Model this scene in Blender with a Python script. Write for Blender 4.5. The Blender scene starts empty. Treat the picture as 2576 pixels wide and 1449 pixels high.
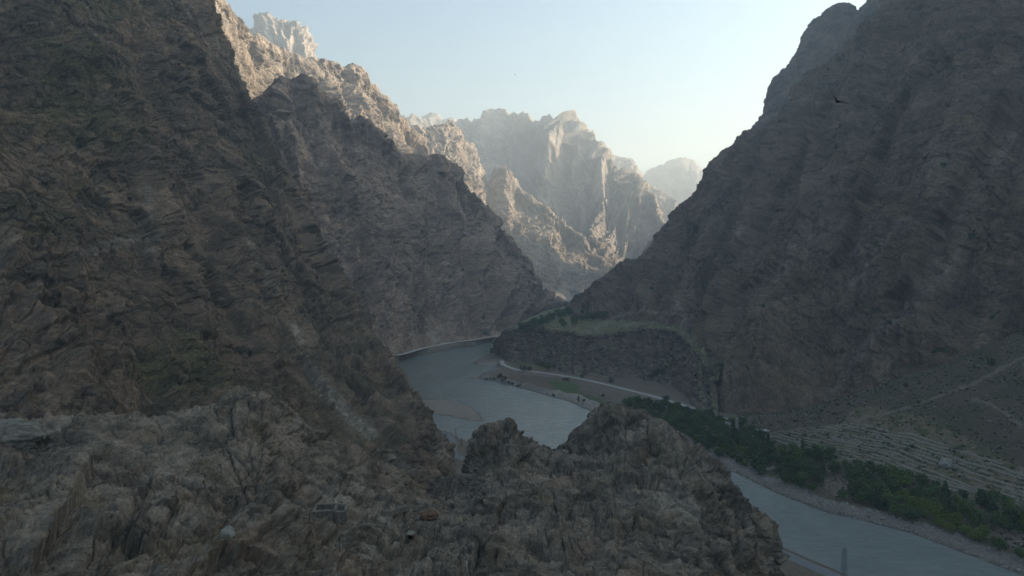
import bpy, bmesh, math, random, time
import numpy as np
from mathutils import Vector, Matrix
T0 = time.time()
R = math.radians
scene = bpy.context.scene
COL = scene.collection
random.seed(7)

# ------------------------------------------------------------------ camera
CAMZ, PITCH, FPX, CX, CY = 160.0, R(3.15), 1717.33, 1288.0, 724.5   # f in pixels of a 2576 px wide frame (24 mm lens)
cam_d = bpy.data.cameras.new('Camera'); cam = bpy.data.objects.new('Camera', cam_d); COL.objects.link(cam)
cam_d.sensor_width = 36; cam_d.lens = 24.0; cam_d.clip_start = 0.5; cam_d.clip_end = 60000
cam.location = (0, 0, CAMZ); cam.rotation_euler = (math.pi/2 - PITCH, 0, 0)
scene.camera = cam

# ------------------------------------------------------------------ sky, sun, exposure
SUN_AZ, SUN_EL = 70.0, 19.0          # degrees clockwise from +Y (view direction), degrees up
world = bpy.data.worlds.new('World'); scene.world = world; world.use_nodes = True
wn = world.node_tree; bg = wn.nodes['Background']
sky = wn.nodes.new('ShaderNodeTexSky'); sky.sky_type = 'NISHITA'; sky.sun_disc = False
sky.sun_elevation = R(SUN_EL); sky.sun_rotation = R(SUN_AZ)
sky.altitude = 0; sky.air_density = 1.2; sky.dust_density = 5.0; sky.ozone_density = 3.5
wb = wn.nodes.new('ShaderNodeMix'); wb.data_type = 'RGBA'; wb.blend_type = 'MULTIPLY'; wb.inputs[0].default_value = 1.0; wb.inputs[7].default_value = (0.92, 1.10, 1.05, 1)   # the camera's warm white balance
wn.links.new(sky.outputs[0], wb.inputs[6]); wn.links.new(wb.outputs[2], bg.inputs[0]); bg.inputs[1].default_value = 0.082
sd = bpy.data.lights.new('Sun', 'SUN'); sun = bpy.data.objects.new('Sun', sd); COL.objects.link(sun)
sd.energy = 4.6; sd.angle = R(0.5); sd.color = (1.0, 0.82, 0.62)
sdir = Vector((math.sin(R(SUN_AZ))*math.cos(R(SUN_EL)), math.cos(R(SUN_AZ))*math.cos(R(SUN_EL)), math.sin(R(SUN_EL))))
sun.rotation_euler = sdir.to_track_quat('Z', 'Y').to_euler()
sun.location = (800, 0, 600)
vs = scene.view_settings; vs.view_transform = 'Standard'; vs.look = 'None'; vs.exposure = 1.62; vs.gamma = 1
scene.cycles.use_denoising = True; scene.cycles.denoising_prefilter = 'NONE'
scene.cycles.use_adaptive_sampling = False; scene.cycles.sample_clamp_indirect = 0.15; scene.cycles.max_bounces = 5; scene.cycles.diffuse_bounces = 2; scene.cycles.volume_bounces = 1
scene.cycles.transparent_max_bounces = 8
HAZE_DENSITY = 1.9e-4

# ------------------------------------------------------------------ helpers: pixels (2576 x 1449) to metres
SP, CP = math.sin(PITCH), math.cos(PITCH)
def P(px, py, Y):                       # the point seen at a pixel, Y metres ahead
    dx, dy = (px-CX)/FPX, -(py-CY)/FPX
    s = Y/(dy*SP+CP)
    return (s*dx, Y, CAMZ + s*(dy*CP-SP))
def G(px, py, z):                       # the point seen at a pixel at height z (below the horizon)
    dx, dy = (px-CX)/FPX, -(py-CY)/FPX
    s = (z-CAMZ)/(dy*CP-SP)
    return (s*dx, s*(dy*SP+CP), z)
def project(A):
    A = np.asarray(A); x, y, z = A[..., 0], A[..., 1], A[..., 2]-CAMZ
    d = y*CP - z*SP; d = np.where(d < 0.1, 0.1, d)
    return CX + FPX*x/d, CY - FPX*(y*SP + z*CP)/d, d

# ------------------------------------------------------------------ noise (numpy)
_rng = np.random.RandomState(11)
_perm = np.concatenate([_rng.permutation(256)]*2).astype(np.int32)
_g = _rng.normal(size=(256, 3)).astype(np.float32); _g /= np.linalg.norm(_g, axis=1, keepdims=True)
_rv = _rng.uniform(-1, 1, size=(256, 3)).astype(np.float32)
def _h(i, j, k, s): return _perm[_perm[_perm[(i+s*31) & 255] + (j & 255)] + ((k + s*17) & 255)]
def perlin(Q, seed=0):
    out = np.empty(len(Q), np.float32)
    for a in range(0, len(Q), 150000):
        q = Q[a:a+150000].astype(np.float32); fl = np.floor(q); I = fl.astype(np.int32); f = q-fl
        w = f*f*f*(f*(f*6-15)+10); acc = 0
        for dx in (0, 1):
            wx = w[:, 0] if dx else 1-w[:, 0]
            for dy in (0, 1):
                wy = wx*(w[:, 1] if dy else 1-w[:, 1])
                for dz in (0, 1):
                    gr = _g[_h(I[:, 0]+dx, I[:, 1]+dy, I[:, 2]+dz, seed)]
                    acc = acc + wy*(w[:, 2] if dz else 1-w[:, 2])*(gr[:, 0]*(f[:, 0]-dx)+gr[:, 1]*(f[:, 1]-dy)+gr[:, 2]*(f[:, 2]-dz))
        out[a:a+150000] = acc*1.5
    return out
def fbm(Q, seed=0, n=4, gain=0.5):
    o = 0; amp = 1
    for k in range(n): o = o + amp*perlin(Q*(2.03**k)+k*7.3, seed+k); amp *= gain
    return o
def facet(Q, seed=0):                   # fractured rock: every cell of a jittered lattice is a tilted plane
    val = np.empty(len(Q), np.float32); edge = np.empty(len(Q), np.float32); tone = np.empty(len(Q), np.float32)
    for a in range(0, len(Q), 150000):
        q = Q[a:a+150000].astype(np.float32); I = np.floor(q-0.5).astype(np.int32)
        b1 = np.full(len(q), 9e9, np.float32); b2 = b1.copy(); v = np.zeros(len(q), np.float32); tn = v.copy()
        for dx in (0, 1):
            for dy in (0, 1):
                for dz in (0, 1):
                    C = I + np.array([dx, dy, dz], np.int32); h = _h(C[:, 0], C[:, 1], C[:, 2], seed)
                    d = q - (C + 0.5 + 0.42*_rv[h]); d2 = (d*d).sum(1)
                    t = (d*_g[(h*7+13) & 255]).sum(1) + 0.35*_rv[(h*3+5) & 255][:, 0]
                    m = d2 < b1; b2 = np.where(m, b1, np.minimum(b2, d2)); v = np.where(m, t, v); tn = np.where(m, _rv[(h*5+9) & 255][:, 1], tn); b1 = np.where(m, d2, b1)
        val[a:a+150000] = v; edge[a:a+150000] = np.sqrt(b2)-np.sqrt(b1); tone[a:a+150000] = tn
    return val, edge, tone
def sstep(a, b, x): t = np.clip((x-a)/(b-a), 0, 1); return t*t*(3-2*t)

# ------------------------------------------------------------------ mesh helpers
def link_mesh(name, V, F, mat=None, smooth=False, parent=None):
    me = bpy.data.meshes.new(name); V = np.asarray(V, np.float32); F = np.asarray(F, np.int32)
    me.vertices.add(len(V)); me.vertices.foreach_set('co', V.ravel())
    n = F.shape[1]
    me.loops.add(F.size); me.loops.foreach_set('vertex_index', F.ravel())
    me.polygons.add(len(F)); me.polygons.foreach_set('loop_start', np.arange(0, F.size, n, dtype=np.int32))
    if smooth: me.polygons.foreach_set('use_smooth', np.ones(len(F), bool))
    me.update(calc_edges=True); me.validate()
    o = bpy.data.objects.new(name, me); COL.objects.link(o)
    if mat: me.materials.append(mat)
    if parent: o.parent = parent
    return o
def vcol(o, name, A):
    at = o.data.color_attributes.new(name, 'FLOAT_COLOR', 'POINT')
    B = np.ones((len(A), 4), np.float32); B[:, :A.shape[1]] = A; at.data.foreach_set('color', B.ravel())
def gridfaces(nv, nu):
    i = np.arange(nv*nu).reshape(nv, nu); return np.stack([i[:-1, :-1], i[:-1, 1:], i[1:, 1:], i[1:, :-1]], -1).reshape(-1, 4)
def structure(o, label=None):
    o['kind'] = 'structure'
    if label: o['label'] = label
    return o
def crom(A, counts):                    # Catmull-Rom along axis 0
    n = len(A); pad = np.concatenate([2*A[:1]-A[1:2], A, 2*A[-1:]-A[-2:-1]]); out = []; par = []
    for i in range(n-1):
        t = np.linspace(0, 1, counts[i], endpoint=False).reshape(-1, *([1]*(A.ndim-1)))
        p0, p1, p2, p3 = pad[i], pad[i+1], pad[i+2], pad[i+3]; m1 = (p2-p0)*0.42; m2 = (p3-p1)*0.42
        out.append((2*t**3-3*t**2+1)*p1+(t**3-2*t**2+t)*m1+(-2*t**3+3*t**2)*p2+(t**3-t**2)*m2); par.append(i+t.ravel())
    out.append(A[-1:]); par.append([n-1.0]); return np.concatenate(out), np.concatenate(par)
PICKS = []                              # every terrain vertex, for standing things on what a pixel shows
def pick(px, py, r=4, dmin=0.0):
    best = None
    for (sx, sy, d, V) in PICKS:
        m = np.nonzero((np.abs(sx-px) < r) & (np.abs(sy-py) < r) & (d > dmin))[0]
        if len(m):
            k = m[np.argmin(d[m])]
            if best is None or d[k] < best[0]: best = (d[k], V[k])
    return None if best is None else Vector([float(c) for c in best[1]])

def loft(name, rows, mat, step=2.2, ribs=None, rock=None, mask=None, label=None, maxcell=90, crestband=(0.0, 0.0), pickable=True, jag=None, crest=1.0, cracks=None, scarps=None, scarp_scale=(4, 15), basefade=None):
    """a mountain as a lofted surface through rows of 3-D points, then broken up by gullies and fractured rock"""
    A = np.array([[p if len(p) == 3 else p[1:] for p in r] for r in rows], np.float64)
    sx, sy, d = project(A); S = np.stack([sx, sy], -1)
    du = np.clip(np.hypot(*np.moveaxis(np.diff(S, axis=1), -1, 0)).max(0)/step, 4, maxcell).astype(int)
    dv = np.clip(np.hypot(*np.moveaxis(np.diff(S, axis=0), -1, 0)).max(1)/step, 4, maxcell*3).astype(int)
    B, pu = crom(np.swapaxes(A, 0, 1), du); B, pv = crom(np.swapaxes(B, 0, 1), dv)
    nv, nu = B.shape[:2]
    Tu = np.gradient(B, axis=1); Tv = np.gradient(B, axis=0); N = np.cross(Tv, Tu); N /= np.linalg.norm(N, axis=2, keepdims=True)+1e-9
    up = N[..., 2].mean(); N = N if up > 0 else -N
    ul = np.cumsum(np.linalg.norm(Tu, axis=2).mean(0)); vl = np.cumsum(np.linalg.norm(Tv, axis=2).mean(1))
    U = np.broadcast_to(ul, (nv, nu)).ravel(); Vv = np.broadcast_to(vl[:, None], (nv, nu)).ravel()
    PV = np.broadcast_to(pv[:, None], (nv, nu)).ravel(); PU = np.broadcast_to(pu, (nv, nu)).ravel()
    X = B.reshape(-1, 3).copy(); Nf = N.reshape(-1, 3).copy()
    Nf[:, 2] *= 0.75
    disp = np.zeros(len(X)); tone = np.zeros(len(X))
    env = np.ones(len(X))
    if crestband[0] > 0: env *= 0.12 + 0.88*sstep(0, crestband[0], np.abs(PV-crest))
    for (L, amp, st, sd_) in (ribs or []):      # spurs and gullies that run down the slope
        l_, a_ = L, amp
        wu = fbm(np.stack([U/(L*1.6), Vv/(L*2.2), np.full(len(U), 3.3)], 1), sd_+40, 3)
        for oc in range(3):
            q = np.stack([U/l_ + 0.5*wu*L/l_*0.6 + oc*13.7, Vv/(l_*st), np.full(len(U), 0.7*oc)], 1)
            n = perlin(q, sd_+oc); disp += a_*(1.0-np.abs(n)*2.4-0.35)*env
            l_ *= 0.45; a_ *= 0.42
    if rock:
        smax, smin, k, ang, seed, fk = rock     # largest and smallest feature, roughness, dip of the bedding, seed, strength of the facets
        ca, sa = math.cos(ang), math.sin(ang)
        Q = np.stack([X[:, 0]*ca - X[:, 2]*sa, X[:, 1], (X[:, 0]*sa + X[:, 2]*ca)], 1)*np.array([1, 1, 1.2])
        Q = Q + (np.stack([perlin(X/(smax*1.3)+9, seed+60), perlin(X/(smax*1.3)+31, seed+61), perlin(X/(smax*1.3)+57, seed+62)], 1))*smax*0.16
        s = smax; o = 0; mod = 0.45+1.1*np.clip(perlin(X/(smax*2.2), seed+77)+0.5, 0, 1)
        while s > smin:
            n = perlin(Q/s, seed+o); kk = k*(0.5 if s > smax*0.3 else 1.0)
            disp += s*kk*(0.45-1.5*np.abs(n))*mod
            s *= 0.5; o += 1
        s = smax*0.7; o = 0
        while s > smin*1.4:
            v, e, tn = facet(Q/s + 0.05*np.stack([perlin(Q/s*2.3, seed+44), perlin(Q/s*2.3+8, seed+45), perlin(Q/s*2.3+16, seed+46)], 1), seed+20+o)
            disp += ((0.6 if smax > 29 else 0.85) if o == 0 else 1.0)*(fk*s*v*mod - fk*(0.35 if o == 0 else 0.75)*s*(1-sstep(0, 0.07, e))); tone = tone + (0.6, 0.7, 0.55, 0.45, 0.35, 0.3)[min(o, 5)]*tn
            s *= 0.42; o += 1
    if basefade: disp *= 1-0.92*sstep(basefade[0], basefade[1], PV)
    X = X + Nf*disp[:, None]
    if jag:                                 # teeth and notches along the crest
        Lj, aj, sj = jag; r_ = 0; l_, a_ = Lj, aj
        for oc in range(4):
            r_ = r_ + a_*(0.5-1.6*np.abs(perlin(np.stack([U/l_, np.full(len(U), 2.2*oc), np.full(len(U), 0.4)], 1), sj+oc))); l_ *= 0.45; a_ *= 0.5
        X[:, 2] += r_*np.exp(-((PV-crest)/0.45)**2)
    if scarps:                              # ledges: the rock steps up on one side of a line
        a, b, dd = project(X); XYp = np.stack([a, b], 1); s1, s2 = scarp_scale; wob = np.stack([perlin(X/s1, 611), perlin(X/s1, 612)], 1)*9 + np.stack([perlin(X/s2, 613), perlin(X/s2, 614)], 1)*16; front = (PV >= crest)
        for (pl, h, reach) in scarps:
            lo = np.min(pl, 0)-reach*2-30; hi = np.max(pl, 0)+reach*2+30; m = front & (a > lo[0]) & (a < hi[0]) & (b > lo[1]) & (b < hi[1])
            if m.any():
                d_, sg, t_ = segside(XYp[m]+wob[m], pl); st = -h*0.5*np.tanh(sg*d_/2.2)*np.exp(-(d_/reach)**2)*sstep(0, 0.12, t_)*sstep(1, 0.88, t_); X[m] += Nf[m]*st[:, None]
    if cracks:                              # clefts that split the rock, cut into the surface itself
        a, b, dd = project(X); XYp = np.stack([a, b], 1); wob = np.stack([perlin(X/2.5, 601), perlin(X/2.5, 602)], 1)*2.5 + np.stack([perlin(X/9, 603), perlin(X/9, 604)], 1)*5; front = (PV >= crest)
        for (pl, wpx, dep) in cracks:
            lo = np.min(pl, 0)-40; hi = np.max(pl, 0)+40; m = front & (a > lo[0]) & (a < hi[0]) & (b > lo[1]) & (b < hi[1])
            if m.any():
                d_, t_ = segdist(XYp[m]+wob[m], pl); X[m] -= Nf[m]*(dep*np.exp(-(d_/(wpx*0.75))**2)*(0.6+0.4*np.sin(t_/23.0)))[:, None]; side = XYp[m][:, 0]-np.interp(XYp[m][:, 1], *zip(*sorted([(p[1], p[0]) for p in pl]))); X[m, 2] += 0.5*dep*np.exp(-(d_/(wpx*6))**2)*np.sign(side)*0.5
    o = link_mesh(name, X, gridfaces(nv, nu), mat)
    M = np.zeros((len(X), 3), np.float32)
    if mask is not None: M = mask(X, PU, PV, M)
    vcol(o, 'mask', M); vcol(o, 'tone', np.stack([tone*0.5+0.5]*3, 1).astype(np.float32))
    structure(o, label)
    if pickable:
        a, b, dd = project(X); keep = (a > -60) & (a < 2636) & (b > -60) & (b < 1510)
        PICKS.append((a[keep], b[keep], dd[keep], X[keep]))
    print(name, nv, nu, nv*nu, round(time.time()-T0, 1)); return o

def segdist(XY, pl):                    # distance to a polyline, and how far along it
    XY = np.asarray(XY, np.float64); pl = np.asarray(pl, np.float64)[:, :XY.shape[1]]; best = np.full(len(XY), 1e18); t_best = np.zeros(len(XY)); run = 0
    for a, b in zip(pl[:-1], pl[1:]):
        ab = b-a; L2 = (ab*ab).sum()+1e-12; t = np.clip(((XY-a)@ab)/L2, 0, 1); d = ((XY-a-t[:, None]*ab)**2).sum(1)
        m = d < best; best = np.where(m, d, best); t_best = np.where(m, run+t*math.sqrt(L2), t_best); run += math.sqrt(L2)
    return np.sqrt(best), t_best
def segside(XY, pl):                    # distance to a polyline, which side, and how far along (0..1)
    pl = np.asarray(pl, np.float64); best = np.full(len(XY), 1e18); sg = np.ones(len(XY)); tt = np.zeros(len(XY)); n = len(pl)-1
    for i, (a, b) in enumerate(zip(pl[:-1], pl[1:])):
        ab = b-a; L2 = (ab*ab).sum(); t = np.clip(((XY-a)@ab)/L2, 0, 1); r = XY-a-t[:, None]*ab; d = (r*r).sum(1); m = d < best
        best = np.where(m, d, best); sg = np.where(m, np.sign(ab[0]*r[:, 1]-ab[1]*r[:, 0]), sg); tt = np.where(m, (i+t)/n, tt)
    return np.sqrt(best), sg, tt
def inpoly(XY, pl):
    pl = np.asarray(pl)[:, :2]; c = np.zeros(len(XY), bool); x, y = XY[:, 0], XY[:, 1]
    for a, b in zip(pl, np.roll(pl, -1, 0)):
        m = (a[1] > y) != (b[1] > y); c ^= m & (x < (b[0]-a[0])*(y-a[1])/(b[1]-a[1]+1e-12)+a[0])
    return c

# ------------------------------------------------------------------ materials
def new_mat(name):
    m = bpy.data.materials.new(name); m.use_nodes = True; nt = m.node_tree; b = nt.nodes['Principled BSDF']
    b.inputs['Specular IOR Level'].default_value = 0.25
    return m, nt, b
class NT:
    def __init__(s, nt): s.nt = nt
    def n(s, t, **k):
        x = s.nt.nodes.new(t)
        for a, v in k.items(): setattr(x, a, v)
        return x
    def l(s, a, b): s.nt.links.new(a, b)
    def coord(s, scale=(1, 1, 1), rot=(0, 0, 0)):
        g = s.n('ShaderNodeNewGeometry'); mp = s.n('ShaderNodeMapping'); mp.inputs['Scale'].default_value = scale; mp.inputs['Rotation'].default_value = rot
        s.l(g.outputs['Position'], mp.inputs[0]); return mp.outputs[0]
    def noise(s, vec, scale, detail=6, rough=0.6, dist=0.0):
        x = s.n('ShaderNodeTexNoise'); x.inputs['Scale'].default_value = scale; x.inputs['Detail'].default_value = detail
        x.inputs['Roughness'].default_value = rough; x.inputs['Distortion'].default_value = dist; s.l(vec, x.inputs['Vector']); return x.outputs['Fac']
    def ramp(s, fac, lo, hi):
        x = s.n('ShaderNodeMapRange'); x.inputs[1].default_value = lo; x.inputs[2].default_value = hi; x.clamp = True; s.l(fac, x.inputs[0]); return x.outputs[0]
    def math(s, op, a, b=None):
        x = s.n('ShaderNodeMath', operation=op)
        for i, v in enumerate((a, b)):
            if v is None: continue
            if isinstance(v, (int, float)): x.inputs[i].default_value = v
            else: s.l(v, x.inputs[i])
        return x.outputs[0]
    def mix(s, fac, a, b, mode='MIX'):
        x = s.n('ShaderNodeMix', data_type='RGBA', blend_type=mode)
        for sock, v in ((x.inputs[0], fac), (x.inputs[6], a), (x.inputs[7], b)):
            if isinstance(v, (int, float)): sock.default_value = v
            elif isinstance(v, tuple): sock.default_value = (*v, 1)
            else: s.l(v, sock)
        return x.outputs[2]
def rock_mat(name, dark, light, brown, grass, L, grass_thr=(0.62, 0.86), grass_amt=0.9, tan=(0.27, 0.235, 0.19), bump=1.0, brownish=0.75):
    m, nt, b = new_mat(name); k = NT(nt)
    w = k.coord(); st = k.coord((1, 1, 0.65 if L < 18 else 0.35))
    big = k.noise(w, 1/(L*9), 5, 0.6); mid = k.noise(st, 1/(L*1.8), 10, 0.72, 0.1); fine = k.noise(w, 1/(L*0.16), 7, 0.8); strk = k.noise(st, 1/(L*0.5), 9, 0.74, 0.15)
    c = k.mix(k.ramp(mid, 0.36, 0.66), dark, light)
    c = k.mix(k.math('MULTIPLY', k.ramp(big, 0.45, 0.68), brownish), c, brown)
    c = k.mix(k.math('MULTIPLY', k.ramp(strk, 0.55, 0.72), 0.55), c, tan)
    at = k.n('ShaderNodeAttribute', attribute_name='mask'); sep = k.n('ShaderNodeSeparateColor'); k.l(at.outputs['Color'], sep.inputs[0])
    g = k.n('ShaderNodeNewGeometry'); sx = k.n('ShaderNodeSeparateXYZ'); k.l(g.outputs['Normal'], sx.inputs[0])
    gn = k.noise(w, 1/(L*1.1), 7, 0.7)
    slope = k.ramp(k.math('ADD', k.math('ABSOLUTE', sx.outputs[2]), k.math('MULTIPLY', k.math('SUBTRACT', gn, 0.5), 0.7)), *grass_thr)
    gm = k.math('MINIMUM', k.math('ADD', k.math('MULTIPLY', slope, grass_amt), k.math('MULTIPLY', sep.outputs[0], k.ramp(gn, 0.25, 0.6))), 1.0)
    c = k.mix(gm, c, k.mix(k.ramp(fine, 0.35, 0.7), grass, tuple(x*1.55 for x in grass)))
    c = k.mix(k.math('MULTIPLY', sep.outputs[1], k.ramp(k.noise(w, 1/(L*0.35), 6, 0.7), 0.2, 0.55)), c, (0.31, 0.27, 0.22))
    c = k.mix(k.math('MULTIPLY', sep.outputs[2], 0.8), c, (0.16, 0.10, 0.065))
    c = k.mix(1.0, c, k.mix(k.ramp(fine, 0.28, 0.74), (0.48, 0.48, 0.48), (1.52, 1.52, 1.52)), 'MULTIPLY')
    ta = k.n('ShaderNodeAttribute', attribute_name='tone'); c = k.mix(1.0, c, k.mix(k.ramp(ta.outputs['Fac'], 0.0, 1.0), (0.60-0.06*(L < 8), 0.60-0.06*(L < 8), 0.60-0.06*(L < 8)), (1.42, 1.40, 1.37)), 'MULTIPLY')
    spk = k.noise(w, 1/(L*0.045), 3, 0.6)
    c = k.mix(k.math('MULTIPLY', k.ramp(spk, 0.62, 0.70), 0.6), c, (0.40, 0.37, 0.34))
    k.l(c, b.inputs['Base Color']); b.inputs['Roughness'].default_value = 0.95
    bp = k.n('ShaderNodeBump'); bp.inputs['Strength'].default_value = bump; bp.inputs['Distance'].default_value = L*0.16
    k.l(k.math('ADD', k.math('MULTIPLY', strk, 0.7), k.math('MULTIPLY', fine, 0.5)), bp.inputs['Height']); k.l(bp.outputs[0], b.inputs['Normal'])
    return m
OLIVE = (0.068, 0.057, 0.027)
M_NEAR = rock_mat('near_rock', (0.075, 0.057, 0.045), (0.243, 0.193, 0.149), (0.123, 0.087, 0.056), (0.074, 0.056, 0.027), 5, (0.9, 1.15), 0.6, (0.291, 0.229, 0.179), 1.0, 0.3)
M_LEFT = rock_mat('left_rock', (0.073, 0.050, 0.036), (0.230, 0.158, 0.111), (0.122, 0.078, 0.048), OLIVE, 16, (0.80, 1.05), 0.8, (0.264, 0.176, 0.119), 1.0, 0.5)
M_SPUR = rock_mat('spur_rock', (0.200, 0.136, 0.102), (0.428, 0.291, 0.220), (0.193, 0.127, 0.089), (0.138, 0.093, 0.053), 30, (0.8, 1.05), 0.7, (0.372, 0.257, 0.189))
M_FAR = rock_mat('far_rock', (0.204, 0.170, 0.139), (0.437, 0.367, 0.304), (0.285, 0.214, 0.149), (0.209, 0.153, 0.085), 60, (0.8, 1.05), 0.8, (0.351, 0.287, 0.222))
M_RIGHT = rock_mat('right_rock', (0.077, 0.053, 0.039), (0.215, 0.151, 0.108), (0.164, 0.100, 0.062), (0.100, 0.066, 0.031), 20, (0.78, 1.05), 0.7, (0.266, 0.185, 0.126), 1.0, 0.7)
M_CLIFF = rock_mat('cliff_rock', (0.084, 0.063, 0.050), (0.174, 0.133, 0.104), (0.124, 0.087, 0.061), (0.110, 0.102, 0.046), 14, (0.72, 0.9), 0.9, (0.220, 0.168, 0.125))

# ------------------------------------------------------------------ the river's banks, in metres
LB = [(620, -520), (344, -11), (160, 325), (138, 365), (95, 430), (25, 485), (-25, 540), (-60, 580), (-110, 650), (-165, 760), (-195, 880), (-185, 960)] + \
     [G(x, y, 0)[:2] for x, y in ((1003, 904), (1050, 896), (1100, 886), (1150, 876), (1192, 871), (1240, 858), (1292, 846))] + [(70, 1450), (120, 1800), (190, 2400), (320, 3200)]
RB = [(760, -520), (451, -11)] + [G(x, y, 0)[:2] for x, y in ((2576, 1449), (2440, 1398), (2300, 1345), (2190, 1315), (2080, 1290), (1950, 1240), (1830, 1180))] + [(128, 580)] + \
     [G(x, y, 0)[:2] for x, y in ((1500, 1040), (1430, 1010), (1340, 985), (1265, 965), (1200, 952), (1212, 940), (1250, 925), (1262, 912), (1200, 918), (1190, 912), (1215, 896), (1245, 886), (1262, 880))] + \
     [(0, 1120), (40, 1200), (105, 1400), (165, 1800), (240, 2400), (370, 3200)]
RIVER = LB + RB[::-1]
ROAD = [(470, -250, 9), (300, 20, 9), (190, 245, 9), (146, 315, 9), (122, 352, 9), (70, 408, 9), (0, 458, 9.5), (-40, 490, 10), (-46, 520, 10), (-52, 545, 10), (-90, 595, 10), (-140, 662, 10), (-195, 762, 10), (-222, 880, 10), (-212, 962, 10)] + \
       [G(x, y, 10) for x, y in ((1000, 893), (1050, 880), (1090, 870), (1130, 862), (1185, 856), (1240, 846), (1292, 836))] + [(55, 1450, 10), (105, 1800, 10)]
TRACK = [G(x, y, 6.0) for x, y in ((1262, 907), (1266, 917), (1300, 930), (1350, 936), (1410, 944), (1470, 955), (1520, 966), (1580, 981), (1640, 996), (1690, 1010), (1740, 1026), (1790, 1042), (1828, 1054), (1850, 1066))]
def ground_z(XY, detail=True):
    XY = np.asarray(XY, np.float64); ins = inpoly(XY, RIVER); dl, _ = segdist(XY, LB); dr, tr = segdist(XY, RB); left = dl < dr; d = np.minimum(dl, dr)
    zl = np.minimum(10, d*0.75); zr = np.minimum(2.2, d*0.30) + np.clip(d-9, 0, 30)*0.10
    fan = sstep(390, 330, 0*d + np.abs(XY[:, 1]-330)) * sstep(230, 215, np.abs(XY[:, 1]-400)) if False else sstep(660, 560, XY[:, 1])*sstep(60, 160, XY[:, 0])
    zr = zr + fan*(np.clip(d-48, 0, 400)*0.245 + np.clip(d-120, 0, 300)*0.21)
    z = np.where(left, zl, zr); z = np.where(ins, -np.minimum(3.5, d*0.25), z)
    if detail:
        q = np.concatenate([XY, np.zeros((len(XY), 1))], 1)
        z = z + np.where(ins, 0, np.clip(d/6, 0, 1))*(0.9*fbm(q/28, 3, 3)+0.45*fbm(q/5, 5, 3)*(1+1.2*sstep(14, 3, d))) + sstep(5, 0, d)*0.5*perlin(q/4, 8)
    for pl, hw in ((ROAD, 5.0), (TRACK, 3.0)):
        dd, tt = segdist(XY, [p[:2] for p in pl]); run = np.concatenate([[0], np.cumsum([math.dist(a[:2], b[:2]) for a, b in zip(pl[:-1], pl[1:])])])
        zz = np.interp(tt, run, [p[2] for p in pl]); w = sstep(hw+7, hw, dd)*(~ins); z = z*(1-w) + zz*w
    return z

def gpt(px, py):                         # where the ray through a pixel meets the valley floor
    for lo, hi, n in ((300.0, 1500.0, 240), ):
        Ys = np.linspace(lo, hi, n); A = np.array([P(px, py, Y) for Y in Ys]); z = ground_z(A[:, :2]); k = np.nonzero(A[:, 2] < z)[0]; i = max(1, int(k[0])) if len(k) else n-1
    Ys = np.linspace(Ys[i-1], Ys[i], 24); A = np.array([P(px, py, Y) for Y in Ys]); z = ground_z(A[:, :2]); k = np.nonzero(A[:, 2] < z)[0]; i = int(k[0]) if len(k) else 23
    return Vector((A[i, 0], A[i, 1], z[i]))

# ------------------------------------------------------------------ the mountains
def wpt(x, y, z): return (x, y, z)
def zip_rows(*rows): return [[P(*p) if len(p) == 3 else p[1:] for p in r] for r in rows]
W = lambda x, y, z: ('w', x, y, z)

# far pale ridges
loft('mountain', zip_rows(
    [(1420, 470, 9500), (1530, 470, 9400), (1600, 480, 9300), (1660, 480, 9200), (1720, 480, 9100), (1790, 500, 9000), (1900, 520, 9000)],
    [(1420, 385, 7600), (1530, 405, 7500), (1600, 440, 7400), (1660, 437, 7300), (1720, 432, 7200), (1790, 455, 7100), (1900, 470, 7000)],
    [(1420, 480, 7000), (1530, 490, 6900), (1600, 500, 6800), (1660, 500, 6700), (1720, 500, 6600), (1790, 510, 6500), (1900, 520, 6500)],
    [(1420, 640, 6200), (1530, 640, 6200), (1600, 640, 6200), (1660, 640, 6000), (1720, 640, 6000), (1790, 640, 5900), (1900, 640, 5900)]),
    M_FAR, 2.0, [(650, 150, 3, 2)], (420, 14, 0.14, 0.3, 5, 0.10), jag=(240, 75, 361), label='palest jagged ridge at the very end of the gorge')
loft('mountain', zip_rows(
    [(1440, 450, 6600), (1520, 450, 6500), (1580, 480, 6400), (1640, 500, 6300), (1700, 560, 6200), (1760, 600, 6200)],
    [(1440, 372, 5600), (1520, 398, 5500), (1580, 432, 5300), (1640, 470, 5100), (1700, 525, 5000), (1760, 570, 4900)],
    [(1440, 480, 5000), (1520, 490, 4900), (1580, 510, 4800), (1640, 540, 4700), (1700, 575, 4600), (1760, 600, 4600)],
    [(1440, 660, 4500), (1520, 660, 4400), (1580, 660, 4300), (1640, 660, 4300), (1700, 660, 4300), (1760, 660, 4300)]),
    M_FAR, 2.0, [(420, 90, 3, 3)], (300, 10, 0.12, 0.3, 6, 0.10), label='smooth pale slope behind the spired mountain')
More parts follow.
